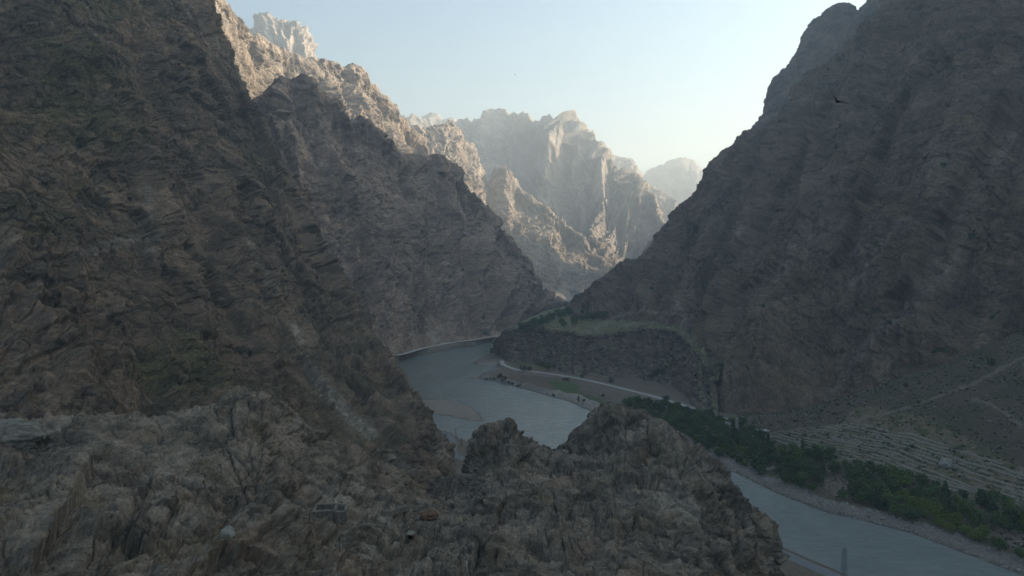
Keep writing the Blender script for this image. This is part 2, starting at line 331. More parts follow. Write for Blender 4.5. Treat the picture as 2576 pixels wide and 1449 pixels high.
# mountain that closes the gorge
xs = [960, 1030, 1090, 1150, 1200, 1250, 1310, 1350, 1390, 1440, 1480, 1540, 1600, 1650, 1690, 1740]
cy = [330, 325, 318, 320, 324, 284, 296, 318, 302, 335, 362, 412, 474, 530, 580, 640]
cY = [y*1.15 for y in (4300, 4250, 4200, 4150, 4100, 4050, 3950, 3870, 3780, 3650, 3550, 3420, 3300, 3200, 3120, 3050)]
bx = [1180, 1210, 1240, 1265, 1285, 1305, 1330, 1350, 1370, 1395, 1415, 1440, 1470, 1500, 1530, 1570]
by = [735, 735, 738, 740, 742, 745, 750, 752, 755, 760, 760, 755, 750, 745, 740, 735]
bY = [y*1.22 for y in (2900, 2880, 2860, 2840, 2820, 2800, 2760, 2720, 2680, 2620, 2560, 2520, 2480, 2450, 2420, 2400)]
def lerp_rows(f): return [(x+(a-x)*f, c+(b-c)*f, Y+(q-Y)*(f**0.85)) for x, c, Y, a, b, q in zip(xs, cy, cY, bx, by, bY)]
loft('mountain', zip_rows([(x-20, y+260, Y+900) for x, y, Y in zip(xs, cy, cY)], list(zip(xs, cy, cY)), lerp_rows(0.12), lerp_rows(0.33), lerp_rows(0.6), lerp_rows(0.85), lerp_rows(1.03)),
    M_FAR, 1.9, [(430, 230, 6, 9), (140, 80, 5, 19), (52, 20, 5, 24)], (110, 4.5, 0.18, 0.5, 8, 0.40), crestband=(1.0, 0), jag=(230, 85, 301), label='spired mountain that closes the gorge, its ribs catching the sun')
loft('mountain', zip_rows([(x, 420, 6900) for x in (1000, 1060, 1090, 1130, 1180, 1230)], [(1000, 335, 5600), (1050, 312, 5500), (1085, 296, 5500), (1125, 309, 5450), (1180, 316, 5400), (1230, 340, 5400)],
    [(x, 420, 5000) for x in (1000, 1060, 1090, 1130, 1180, 1230)], [(x, 560, 4700) for x in (1000, 1060, 1090, 1130, 1180, 1230)]), M_FAR, 2.0, [(300, 60, 4, 4)], (240, 9, 0.14, 0.3, 3, 0.1), label='small sunlit summit behind the spired mountain')
# sunlit spur in front of it
xs = [990, 1045, 1095, 1140, 1175, 1202, 1228, 1248, 1290, 1335, 1395, 1450, 1500, 1545, 1590]
cy = [345, 335, 330, 309, 352, 402, 462, 437, 458, 502, 556, 594, 643, 690, 735]
cY = [y*1.3 for y in (1960, 2010, 2060, 2110, 2170, 2220, 2260, 2290, 2308, 2326, 2348, 2366, 2380, 2390, 2400)]
bx = [1080, 1120, 1150, 1180, 1205, 1225, 1245, 1265, 1290, 1320, 1350, 1380, 1410, 1435, 1460]
by = [640, 660, 680, 700, 712, 720, 728, 732, 736, 740, 742, 744, 744, 742, 740]
bY = [y*1.28 for y in (1800, 1815, 1830, 1850, 1870, 1890, 1910, 1930, 1950, 1970, 1990, 2010, 2030, 2050, 2080)]
loft('mountain_spur', zip_rows([(x+60, y+250, Y+320) for x, y, Y in zip(xs, cy, cY)], list(zip(xs, cy, cY)), lerp_rows(0.12), lerp_rows(0.33), lerp_rows(0.6), lerp_rows(0.85), lerp_rows(1.05)),
    M_FAR, 1.9, [(230, 42, 5, 29), (75, 13, 4, 39)], (75, 3.4, 0.24, 0.5, 18, 0.3), crestband=(0.8, 0), jag=(120, 30, 311), label='sunlit rocky spur running down into the gorge')
# high left range
loft('mountain', zip_rows([(560, 260, 4200), (620, 240, 4150), (680, 230, 4100), (740, 240, 4050), (790, 260, 4000), (850, 300, 3950)],
    [(575, 200, 3500), (628, 96, 3480), (668, 58, 3450), (738, 80, 3400), (776, 128, 3380), (830, 190, 3350)], [(590, 250, 3200), (640, 170, 3150), (690, 150, 3100), (745, 160, 3080), (790, 190, 3060), (850, 240, 3050)],
    [(600, 420, 2700), (650, 420, 2680), (700, 420, 2660), (750, 420, 2640), (800, 420, 2620), (860, 420, 2600)]), M_FAR, 1.7, [(160, 55, 4, 8), (70, 22, 3, 12)], (110, 6, 0.2, 0.4, 33, 0.2), label='sunlit pale summit above the left wall of the gorge')
xs = [440, 530, 600, 655, 720, 790, 812, 858, 900, 935, 965, 1005, 1035, 1060, 1090]
cy = [-130, 2, 75, 112, 152, 178, 160, 172, 188, 232, 268, 305, 345, 392, 440]
cY = [1350, 1480, 1570, 1640, 1720, 1790, 1810, 1860, 1910, 1960, 2000, 2060, 2110, 2160, 2200]
bx = [640, 690, 740, 790, 840, 890, 910, 940, 970, 1000, 1030, 1060, 1090, 1120, 1150]
by = [560, 580, 600, 620, 640, 650, 660, 670, 680, 690, 700, 710, 720, 730, 740]
bY = [1150, 1190, 1230, 1270, 1320, 1360, 1380, 1420, 1460, 1500, 1540, 1590, 1640, 1690, 1740]
def mk_left(X, PU, PV, M):
    M[:, 0] = sstep(5.4, 3.5, PU)*sstep(1.75, 1.25, PV)*0 ; M[:, 1] = sstep(5.0, 4.0, PU)*sstep(1.5, 2.0, PV)*0.4
    return M
loft('mountain', zip_rows([(x-80, y+200, Y+500) for x, y, Y in zip(xs, cy, cY)], list(zip(xs, cy, cY)), lerp_rows(0.1), lerp_rows(0.3), lerp_rows(0.6), lerp_rows(1.0)),
    M_FAR, 1.9, [(170, 40, 5, 49), (50, 10, 4, 59)], (52, 2.4, 0.24, 0.5, 28, 0.28), crestband=(0.8, 0), jag=(110, 22, 321), mask=mk_left, label='grey-topped range behind the dark spur, crest in sunlight')

# dark spur on the left, down to the far road
xs = [600, 655, 680, 705, 742, 790, 832, 872, 930, 970, 1002, 1050, 1100, 1142, 1172, 1202, 1245, 1295, 1340, 1372, 1410]
cy = [440, 330, 250, 210, 203, 228, 258, 302, 330, 370, 402, 398, 414, 443, 482, 522, 574, 642, 708, 748, 785]
cY = [1060, 1090, 1110, 1130, 1150, 1180, 1200, 1225, 1260, 1290, 1320, 1370, 1420, 1470, 1520, 1570, 1640, 1720, 1800, 1870, 1950]
bx = [760, 800, 830, 860, 890, 925, 955, 985, 1015, 1045, 1070, 1095, 1120, 1145, 1170, 1195, 1225, 1255, 1285, 1330, 1370]
by = [905, 905, 905, 905, 905, 903, 902, 897, 888, 879, 873, 869, 863, 859, 856, 853, 846, 841, 836, 815, 795]
bz = [25, 22, 20, 18, 14, 12, 10, 10, 10, 10, 10, 10, 10, 10, 10, 10, 10, 10, 10, 8, 6]
bY = [G(x, y, z)[1] for x, y, z in zip(bx, by, bz)]
def mk_spur(X, PU, PV, M):
    d, _ = segdist(X, [pt for pt in ARR_SCREE]) if ARR_SCREE else (np.full(len(X), 1e9), 0)
    M[:, 1] = sstep(22, 4, d)*0.7
    return M
ARR_SCREE = [P(960, 770, 1130), P(1010, 805, 1110), P(1060, 835, 1100), P(1090, 858, 1090)]
loft('mountain_spur', zip_rows([(x-150, y+180, Y+260) for x, y, Y in zip(xs, cy, cY)], list(zip(xs, cy, cY)), lerp_rows(0.1), lerp_rows(0.3), lerp_rows(0.55), lerp_rows(0.8), lerp_rows(1.0), [(x, y+14, Y-8) for x, y, Y in lerp_rows(1.0)]),
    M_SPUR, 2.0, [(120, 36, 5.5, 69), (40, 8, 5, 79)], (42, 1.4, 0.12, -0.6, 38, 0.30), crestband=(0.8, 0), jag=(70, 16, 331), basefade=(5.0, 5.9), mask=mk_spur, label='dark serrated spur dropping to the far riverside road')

# the big left mountainside
cols = [(-420, 0), (-200, 0), (0, 0), (180, 0), (330, 0), (480, 0), (600, 0), (700, 0)]
def left_rows():
    top = [(-900, -900, 420), (-600, -700, 470), (-350, -560, 520), (-120, -450, 570), (120, -330, 620), (320, -200, 690), (440, -110, 760), (500, -60, 820)]
    r2 = [(-760, -450, 380), (-480, -330, 415), (-250, -240, 450), (-30, -150, 490), (190, -50, 545), (380, 10, 620), (500, 40, 700), (540, 62, 760)]
    r3 = [(-640, 0, 330), (-380, 60, 360), (-150, 130, 385), (60, 200, 425), (270, 260, 480), (450, 290, 560), (580, 285, 650), (640, 290, 700)]
    r4 = [(-520, 380, 290), (-300, 420, 310), (-80, 460, 330), (140, 500, 365), (340, 530, 420), (520, 540, 500), (650, 500, 590), (705, 450, 660)]
    r5 = [(-460, 700, 255), (-240, 720, 270), (-20, 740, 285), (200, 770, 315), (400, 790, 365), (580, 780, 440), (720, 720, 530), (790, 640, 615)]
    r6 = [(-420, 900, 230), (-200, 920, 240), (20, 940, 255), (240, 950, 280), (450, 960, 325), (650, 960, 390), (800, 920, 470), (885, 800, 580)]
    r7 = [(-400, 1060, 205), (-180, 1075, 215), (50, 1080, 225), (280, 1075, 245), (500, 1050, 285), (720, 1060, 340), (900, 1040, 415), (985, 905, 545)]
    r8 = [(-380, 1200, 185), (-150, 1210, 190), (100, 1210, 200), (340, 1200, 215), (580, 1180, 245), (820, 1180, 300), (990, 1140, 380), (1075, 1010, 520)]
    r9 = [(-360, 1330, 170), (-120, 1330, 175), (130, 1330, 180), (380, 1320, 195), (630, 1290, 225), (880, 1260, 275), (1040, 1215, 370), (1128, 1110, 505)]
    r10 = [(-340, 1450, 160), (-100, 1450, 165), (160, 1450, 170), (420, 1430, 185), (680, 1380, 215), (930, 1320, 262), (1070, 1270, 365), (1138, 1175, 478)]
    rows = [top, r2, r3, r4, r5, r6, r7, r8, r9, r10]
    back = [[(a[0]-60-2*i, a[1]+20*i, a[2]+150+20*i)] for i, a in enumerate([r[-1] for r in rows])]
    back2 = [[(a[0]-150-6*i, a[1]+110, a[2]+420)] for i, a in enumerate([r[-1] for r in rows])]
    return [r+b+c for r, b, c in zip(rows, back, back2)]
CR_LEFT = [([(620, 300), (700, 380), (760, 470), (800, 560)], 4, 3.0), ([(500, 350), (580, 420), (640, 520), (700, 600)], 4, 2.6), ([(700, 640), (790, 740), (850, 850), (930, 960)], 5, 2.6), ([(640, 700), (700, 800), (760, 890), (800, 980)], 5, 2.4), ([(350, 330), (420, 350), (500, 345)], 4, 2.4), ([(40, 330), (120, 345), (200, 330)], 4, 2.0), ([(250, 500), (290, 560), (280, 640)], 4, 1.8), ([(560, 720), (600, 790), (650, 830)], 4, 2.0), ([(880, 800), (940, 880), (1000, 980), (1050, 1060)], 4, 2.0), ([(420, 100), (520, 140), (600, 220)], 4, 2.6), ([(180, 360), (260, 370), (330, 400)], 4, 2.2), ([(820, 980), (900, 1060), (960, 1130)], 4, 1.6)]
SC_LEFT = [([(625, 230), (690, 400), (780, 570), (870, 700)], 7, 46), ([(535, 470), (640, 620), (740, 760), (830, 900), (930, 1050)], -7, 46), ([(700, 330), (745, 430), (765, 520)], 6, 34), ([(-20, 195), (150, 202), (300, 218), (450, 245), (565, 310)], -6, 40), ([(-20, 295), (130, 285), (300, 305), (420, 355), (545, 430)], -6, 40), ([(80, 435), (250, 425), (410, 470)], -5, 36), ([(-20, 560), (120, 600), (270, 585)], -4, 34), ([(560, 690), (630, 725), (700, 810)], -5, 34), ([(140, 885), (320, 862), (490, 885)], -4, 34),
    ([(840, 755), (930, 830), (1010, 930), (1085, 1035)], -6, 36), ([(880, 930), (950, 1040), (1012, 1135)], 5, 30), ([(430, 60), (500, 150), (560, 260)], 6, 36), ([(250, 100), (330, 130), (420, 125)], -5, 34), ([(330, 520), (380, 600), (360, 690)], 5, 30), ([(40, 760), (180, 770), (300, 745)], -4, 32), ([(420, 560), (500, 640), (560, 760), (640, 860)], 5, 36), ([(700, 820), (780, 930), (850, 1050)], 5, 32)]
SCREE_L = [P(765, 905, 480), P(800, 960, 460), P(840, 1010, 440), P(880, 1055, 420), (P(930, 1085, 400)), P(985, 1150, 385), P(1040, 1190, 375)]
def mk_leftm(X, PU, PV, M):
    sx, sy, d = project(X)
    q = X/120
    M[:, 0] = np.clip(sstep(0.05, 0.45, fbm(q*np.array([1, 1, 1.5]), 91, 4))*1.0, 0, 1)*sstep(7.0, 5.5, PU)
    SP2 = np.stack([sx, sy], 1) + np.stack([perlin(X/6, 81), perlin(X/6, 82)], 1)*7; g_ = sstep(-0.35, 0.25, perlin(X/5, 17))
    for pl, w_, a_ in (([(765, 900), (800, 960), (845, 1012), (885, 1055), (935, 1088)], 17, 0.95), ([(985, 1150), (1020, 1172), (1060, 1192)], 11, 0.7), ([(400, 590), (330, 603), (250, 622), (190, 640)], 13, 0.6), ([(372, 470), (378, 540), (350, 590), (390, 640)], 12, 0.5), ([(740, 820), (760, 860)], 10, 0.7), ([(620, 590), (650, 660), (700, 730)], 8, 0.4), ([(1108, 1100), (1112, 1150)], 16, 0.6), ([(540, 90), (600, 190), (640, 260)], 9, 0.35), ([(880, 1120), (960, 1200), (1000, 1240)], 12, 0.45)):
        d, _ = segdist(SP2, pl); M[:, 1] = np.maximum(M[:, 1], sstep(w_*1.5, w_*0.3, d)*a_*0.85*(0.45+0.55*g_))
    M[:, 2] = sstep(0.35, 0.6, perlin(X/40, 55))*sstep(5, 7, PU)*0.6
    return M
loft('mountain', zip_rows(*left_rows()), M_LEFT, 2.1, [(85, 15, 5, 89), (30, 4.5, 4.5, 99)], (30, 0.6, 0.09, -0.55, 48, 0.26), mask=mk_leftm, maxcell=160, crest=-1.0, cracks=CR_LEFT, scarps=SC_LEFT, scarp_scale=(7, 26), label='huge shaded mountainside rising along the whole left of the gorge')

# the rocky ridge under the viewpoint
fx = [-420, -250, -60, 90, 240, 400, 550, 660, 760, 870, 960, 1055, 1118, 1168, 1192, 1225, 1290, 1352, 1400, 1462, 1500, 1545, 1640, 1740, 1805, 1870, 1925, 1975]
fy = [1110, 1090, 1062, 1074, 1066, 1055, 1012, 992, 1062, 1122, 1165, 1200, 1214, 1190, 1104, 1088, 1078, 1140, 1130, 1084, 1040, 1026, 1058, 1124, 1180, 1262, 1350, 1470]
fY = [170, 175, 180, 185, 190, 195, 205, 212, 222, 236, 252, 270, 282, 286, 284, 281, 280, 285, 290, 292, 292, 290, 284, 275, 266, 258, 252, 248]
m1y = [1170, 1160, 1150, 1150, 1130, 1130, 1110, 1100, 1150, 1200, 1240, 1258, 1262, 1245, 1200, 1180, 1175, 1190, 1190, 1180, 1170, 1160, 1175, 1215, 1260, 1320, 1390, 1490]
m1Y = [150, 152, 155, 160, 165, 168, 176, 184, 196, 210, 222, 236, 244, 247, 248, 248, 247, 248, 250, 252, 252, 250, 245, 242, 240, 238, 238, 240]
m2y = [1290, 1285, 1280, 1270, 1262, 1258, 1250, 1248, 1270, 1300, 1320, 1324, 1322, 1312, 1300, 1290, 1290, 1295, 1298, 1298, 1295, 1290, 1300, 1320, 1345, 1385, 1435, 1510]
m2Y = [122, 124, 128, 132, 136, 140, 146, 152, 164, 178, 188, 196, 200, 202, 203, 205, 206, 207, 208, 208, 208, 208, 208, 209, 212, 216, 222, 230]
m3y = [1440]*15+[1440, 1440, 1440, 1440, 1440, 1440, 1440, 1440, 1445, 1455, 1475, 1500, 1550]
m3Y = [98, 98, 100, 102, 106, 110, 116, 122, 132, 142, 150, 156, 160, 161, 162, 164, 166, 167, 168, 168, 168, 168, 170, 174, 180, 190, 202, 218]
m4y = [1640]*28
m4Y = [78, 78, 80, 82, 84, 86, 90, 94, 100, 108, 114, 118, 120, 121, 122, 124, 125, 126, 126, 126, 126, 126, 128, 132, 140, 152, 170, 195]
fz = lambda x, y, Y: P(x, y, Y)
row_c = [P(*t) for t in zip(fx, fy, fY)]
back0 = []
for (x, y, z), px in zip(row_c, fx):
    t = sstep(900, 1250, np.array(px)); back0.append((x*(1+0.12*t) + 14*t, y+25+70*t, z - 22 - 52*t))
back1 = [(x*1.25+10, y+150, 2.0) for (x, y, z) in row_c]
near0 = [(x*0.8, y*0.35-20, z-6) for (x, y, z) in [P(*t) for t in zip(fx, m4y, m4Y)]]
near1 = [(x*1.1+ (60 if i > 21 else 0), -140, 55) for i, (x, y, z) in enumerate(near0)]
def mk_near(X, PU, PV, M):
    sx, sy, d = project(X)
    M[:, 0] = sstep(0.0, 0.4, fbm(X/16, 71, 4))*0.45*sstep(8, 11, PU) + sstep(0.25, 0.5, fbm(X/14, 72, 4))*0.5*sstep(11, 8, PU)
    dd, _ = segdist(X, [P(870, 1270, 200), P(940, 1330, 185), P(930, 1400, 170), P(860, 1430, 165)]); M[:, 1] = sstep(26, 6, dd)*0.6*sstep(-0.1, 0.35, fbm(X/9, 73, 3))
    dd, _ = segdist(X, [P(1700, 1300, 215), P(1740, 1290, 216)]); M[:, 1] = np.maximum(M[:, 1], sstep(14, 3, dd)*0.4)
    M[:, 2] = sstep(0.3, 0.55, perlin(X/14, 75))*0.5
    return M
CR_NEAR = [([(385, 1195), (345, 1310), (240, 1450)], 3.2, 2.2), ([(575, 1130), (640, 1300)], 2.4, 1.3), ([(660, 1040), (668, 1110), (645, 1230)], 3, 1.5), ([(1500, 1060), (1520, 1160)], 2.5, 1.2), ([(1390, 1240), (1420, 1380)], 2.6, 1.3), ([(1575, 1060), (1570, 1190)], 2.4, 1.2), ([(1850, 1230), (1858, 1380)], 3, 1.4), ([(1190, 1449), (1210, 1380), (1290, 1400)], 2.6, 1.3), ([(1700, 1140), (1730, 1260)], 2.4, 1.1)]
SC_NEAR = [([(60, 1449), (140, 1330), (215, 1200), (240, 1120)], 5.0, 60), ([(360, 1200), (330, 1320), (225, 1449)], 2.0, 34), ([(640, 1050), (700, 1150), (672, 1230)], 2.6, 34), ([(740, 1110), (830, 1095), (862, 1075)], 2.0, 26), ([(560, 1235), (690, 1245), (800, 1330)], -2.4, 34), ([(1180, 1440), (1190, 1375), (1290, 1395)], 2.4, 30), ([(1380, 1190), (1480, 1200), (1560, 1175)], 2.0, 28),
    ([(1490, 1335), (1600, 1345), (1720, 1405)], -2.2, 32), ([(1150, 1235), (1060, 1300), (960, 1400)], 2.6, 36), ([(1838, 1200), (1826, 1300), (1846, 1449)], -2.6, 34), ([(-10, 1150), (90, 1146), (160, 1128)], -3.4, 30), ([(300, 1340), (420, 1360), (520, 1340)], -1.8, 28), ([(470, 1440), (560, 1380), (650, 1400), (720, 1440)], 2.2, 30), ([(880, 1210), (960, 1230), (1040, 1220)], -1.8, 24), ([(1230, 1160), (1300, 1170), (1350, 1190)], -1.8, 22), ([(1600, 1150), (1680, 1180), (1740, 1230)], -2.0, 28), ([(1000, 1449), (1080, 1360), (1120, 1310)], 2.2, 30), ([(1300, 1330), (1420, 1320), (1500, 1290)], -1.8, 26), ([(780, 1230), (820, 1300), (800, 1380)], 2.0, 26)]
FORE = loft('rocky_ridge', [back1, back0, row_c, [P(*t) for t in zip(fx, m1y, m1Y)], [P(*t) for t in zip(fx, m2y, m2Y)], [P(*t) for t in zip(fx, m3y, m3Y)], [P(*t) for t in zip(fx, m4y, m4Y)], near0, near1],
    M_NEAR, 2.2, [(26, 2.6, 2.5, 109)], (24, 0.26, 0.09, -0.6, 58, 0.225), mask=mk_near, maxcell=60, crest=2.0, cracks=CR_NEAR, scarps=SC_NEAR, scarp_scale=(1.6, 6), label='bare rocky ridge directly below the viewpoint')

# right wall of the gorge: hazy upper shoulder, then the broad face
xs = [1590, 1640, 1695, 1735, 1770, 1795, 1838, 1862, 1895, 1920, 1942, 1990, 2035, 2082, 2120, 2155, 2185, 2240, 2420, 2700]
cy = [690, 620, 545, 500, 470, 436, 374, 360, 318, 285, 212, 165, 72, 24, 14, 28, 4, -70, -170, -230]
cY = [1980, 1960, 1940, 1920, 1900, 1890, 1870, 1855, 1835, 1820, 1800, 1770, 1740, 1700, 1670, 1640, 1620, 1570, 1450, 1300]
loft('mountain', zip_rows([(x+30, y+300, Y+700) for x, y, Y in zip(xs, cy, cY)], [(x+8, y+60, Y+150) for x, y, Y in zip(xs, cy, cY)], list(zip(xs, cy, cY)), [(x+10, y+120, Y-70) for x, y, Y in zip(xs, cy, cY)], [(x+20, max(y+330, 560), Y-190) for x, y, Y in zip(xs, cy, cY)], [(x+20, 770, Y-330) for x, y, Y in zip(xs, cy, cY)]),
    M_RIGHT, 2.0, [(150, 22, 5, 119)], (46, 2.4, 0.09, 0.4, 68, 0.22), crestband=(0.8, 0), crest=2.0, jag=(90, 12, 341), label='hazy upper cliff on the right wall of the gorge')
xs = [1425, 1470, 1525, 1580, 1640, 1700, 1758, 1790, 1820, 1900, 1966, 2050, 2132, 2210, 2310, 2460, 2680, 2950]
cy = [785, 755, 695, 668, 628, 564, 494, 436, 386, 334, 280, 176, 124, 48, -50, -160, -270, -330]
cY = [1560, 1500, 1430, 1390, 1350, 1320, 1290, 1275, 1260, 1220, 1180, 1130, 1080, 1030, 970, 890, 800, 720]
bx = [1430, 1460, 1490, 1520, 1552, 1588, 1625, 1658, 1690, 1735, 1775, 1822, 1880, 1960, 2080, 2240, 2470, 2780]
bqx, bqy, bqz = [1430, 1465, 1500, 1545, 1590, 1640, 1690, 1735, 1785, 1840, 1910, 1990, 2080, 2170, 2280, 2420, 2600, 2800], [800, 800, 802, 804, 806, 815, 850, 960, 1035, 1072, 1080, 1076, 1072, 1060, 1030, 960, 880, 800], [44, 46, 48, 52, 58, 60, 55, 14, 9, 7, 7, 10, 14, 24, 40, 62, 85, 100]
by = [float(v) for v in np.interp(bx, bqx, bqy)]; bz = [float(v) for v in np.interp(bx, bqx, bqz)]
bY = [G(x, y, z)[1]*(1+0.05*max(0.0, min(1.0, (x-1640)/60))+0.05*max(0.0, min(1.0, (x-1900)/300))) for x, y, z in zip(bx, by, bz)]
PALE_R = [[(2130, 1000), (2115, 1040)], [(2330, 960), (2310, 1010)], [(1990, 640), (1950, 700)], [(2440, 1000), (2300, 1050)], [(2560, 330), (2440, 500), (2400, 570)], [(2420, 620), (2370, 700), (2330, 740)], [(2260, 560), (2200, 640), (2140, 720)], [(2230, 800), (2160, 900), (2090, 990)], [(1720, 830), (1760, 870), (1730, 900)], [(2300, 760), (2230, 830)]]
def mk_right(X, PU, PV, M):
    sx, sy, d = project(X)
    M[:, 0] = sstep(0.1, 0.5, fbm(X/np.array([90, 90, 60]), 191, 4))*0.7
    M[:, 2] = sstep(0.0, 0.5, fbm(X/150, 193, 3))*0.45
    q = perlin(X/12, 195)
    SP2 = np.stack([sx, sy], 1) + np.stack([perlin(X/14, 83), perlin(X/14, 84)], 1)*9
    for tr in PALE_R:
        dd, _ = segdist(SP2, tr); M[:, 1] = np.maximum(M[:, 1], sstep(15, 3, dd + 5*q)*0.4)
    for tr in ([(1700, 760), (1730, 800), (1700, 830)], [(1560, 790), (1640, 782), (1720, 795)], [(1690, 940), (1720, 985), (1760, 1020)]):
        dd, _ = segdist(SP2, tr); M[:, 1] = np.maximum(M[:, 1], sstep(5, 1.5, dd)*0.55)
    return M
# place the pale gullies on the undisplaced face: interpolate Y between crest and base
def face_Y(px, py):
    j = np.argmin([abs(np.interp(py, [cy[i], by[i]], [xs[i], bx[i]])-px) for i in range(len(xs))]); f = (py-cy[j])/(by[j]-cy[j]); f = min(max(f, 0), 1); return cY[j]+(bY[j]-cY[j])*(f**0.85)
TR_RIGHT = [[P(x, y, face_Y(x, y)) for x, y in tr] for tr in PALE_R]
SC_RIGHT = [([(2367, 97), (2240, 300), (2150, 560), (2080, 700)], -16, 60), ([(2560, 200), (2440, 420), (2330, 640), (2200, 800)], -14, 55), ([(2120, 180), (2010, 400), (1900, 580), (1760, 700)], -12, 50), ([(2250, 600), (2120, 760), (1980, 880)], 10, 44), ([(2500, 620), (2400, 780), (2290, 900)], 10, 44), ([(1900, 400), (1800, 520), (1700, 640)], -9, 40), ([(1980, 640), (1850, 740), (1740, 800)], -9, 40), ([(2040, 840), (1940, 940), (1850, 1010)], 8, 36), ([(2420, 880), (2300, 930), (2200, 990)], 7, 34), ([(2560, 460), (2480, 600), (2420, 720)], 9, 40)]
TR_PATH = [[P(x, y, face_Y(x, y)) for x, y in tr] for tr in ([(1700, 760), (1730, 800), (1700, 830)], [(1560, 790), (1640, 782), (1720, 795)])]
rowR = [lerp_rows(f) for f in (0.1, 0.3, 0.55, 0.8, 1.0)]
loft('mountain', zip_rows([(x+40, y+330, Y+420) for x, y, Y in zip(xs, cy, cY)], [(x+10, y+50, Y+90) for x, y, Y in zip(xs, cy, cY)], list(zip(xs, cy, cY)), *rowR, [W(P(*t)[0]-6, P(*t)[1]-10, P(*t)[2]-70) for t in rowR[-1]]),
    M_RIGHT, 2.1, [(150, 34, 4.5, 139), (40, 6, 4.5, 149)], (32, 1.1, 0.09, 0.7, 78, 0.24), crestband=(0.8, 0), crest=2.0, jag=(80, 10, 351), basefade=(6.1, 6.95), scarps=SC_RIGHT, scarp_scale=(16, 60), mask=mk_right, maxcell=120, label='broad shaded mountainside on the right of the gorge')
# unseen higher ground added east of the frame to keep the gorge in shade
ky = (-2200, -1400, -600, 200, 900, 1500, 2000, 2500)
loft('mountain', [[(2700, y, 30) for y in ky], [(2000, y, z) for y, z in zip(ky, (700, 900, 1000, 1100, 1150, 1200, 1200, 800))],
    [(1480 + max(0, y-1500)*0.25, y, z) for y, z in zip(ky, (600, 850, 950, 1050, 1130, 1180, 1150, 650))], [(1130 + max(0, y-1500)*0.3, y, z) for y, z in zip(ky, (250, 330, 380, 420, 540, 560, 500, 250))],
    [(1000 + max(0, y-1400)*0.2, y, 0) for y in ky]], M_RIGHT, 6, [(220, 60, 4, 139)], (120, 12, 0.15, 0.7, 88, 0.14), pickable=False, label='unseen sun-blocking mountain added east of the right wall')
loft('mountain', [[(x+300, y+500, 20) for x, y, z in HID] for HID in [[(560, 2650, 200), (720, 2720, 300), (880, 2850, 430), (1040, 2950, 540), (1300, 3100, 700), (1700, 3300, 900)]]] +
    [[(560, 2650, 200), (720, 2720, 300), (880, 2850, 430), (1040, 2950, 540), (1300, 3100, 700), (1700, 3300, 900)], [(x-120, y-170, z*0.45) for x, y, z in ((560, 2650, 200), (720, 2720, 300), (880, 2850, 430), (1040, 2950, 540), (1300, 3100, 700), (1700, 3300, 900))], [(x-250, y-320, 0) for x, y in ((560, 2650), (720, 2720), (880, 2850), (1040, 2950), (1300, 3100), (1700, 3300))]],
    M_RIGHT, 4, [(160, 30, 4, 139)], (90, 9, 0.15, 0.7, 88, 0.14), label='hidden sun-blocking ridge added behind the right wall of the gorge')  # out of view; added to cast shade on the lower slopes beyond
# river terrace with its cliff
xs = [1240, 1262, 1290, 1330, 1380, 1430, 1480, 1540, 1590, 1640, 1700, 1750, 1800]
tY = [1060, 1015, 1005, 985, 960, 920, 885, 875, 865, 855, 825, 760, 690]
ty = [860, 838, 829, 826, 828, 834, 845, 838, 828, 822, 832, 880, 960]
cbx = [1238, 1258, 1280, 1325, 1378, 1430, 1480, 1540, 1590, 1640, 1700, 1755, 1810]
cby = [882, 900, 906, 912, 922, 934, 942, 944, 946, 952, 965, 1010, 1050]
cbz = [0, 2, 4, 5, 6, 7, 7, 8, 8, 8, 9, 8, 7]
cbY = [G(x, y, z)[1] for x, y, z in zip(cbx, cby, cbz)]
bkx = [1330, 1350, 1372, 1400, 1440, 1475, 1510, 1560, 1600, 1650, 1710, 1770, 1830]
bky = [815, 796, 786, 778, 772, 772, 776, 780, 784, 786, 790, 830, 900]
bkY = [1300, 1340, 1370, 1400, 1420, 1380, 1320, 1240, 1170, 1100, 1000, 900, 760]
def mk_terr(X, PU, PV, M):
    f = sstep(3.2, 2.8, PV)
    M[:, 0] = f*sstep(-0.3, 0.2, fbm(X/50, 201, 3)); M[:, 1] = sstep(0.2, 0.5, fbm(X/34, 205, 3))*f*0.35 + sstep(6.3, 7.2, PV)*0.3
    return M
loft('river_terrace', zip_rows([(a, b+30, c+60) for a, b, c in zip(bkx, bky, bkY)], list(zip(bkx, bky, bkY)), [(x*0.75+a*0.25, y*0.8+b*0.2, Y*0.82+c*0.18) for x, y, Y, a, b, c in zip(xs, ty, tY, bkx, bky, bkY)], [(x+2, y-3, Y+9) for x, y, Y in zip(xs, ty, tY)], [(x, y+4, Y-1) for x, y, Y in zip(xs, ty, tY)], [(x*0.88+a*0.12, y*0.86+b*0.14, Y*0.93+c*0.07) for x, y, Y, a, b, c in zip(xs, ty, tY, cbx, cby, cbY)], [(x*0.5+a*0.5, y*0.55+b*0.45, Y*0.6+c*0.4) for x, y, Y, a, b, c in zip(xs, ty, tY, cbx, cby, cbY)], list(zip(cbx, cby, cbY)), [(a, b+16, c-8) for a, b, c in zip(cbx, cby, cbY)]),
    M_CLIFF, 1.8, [(44, 3.4, 5, 169)], (16, 0.9, 0.10, 0.2, 98, 0.28), mask=mk_terr, label='river terrace with a dark cliff above the bend')

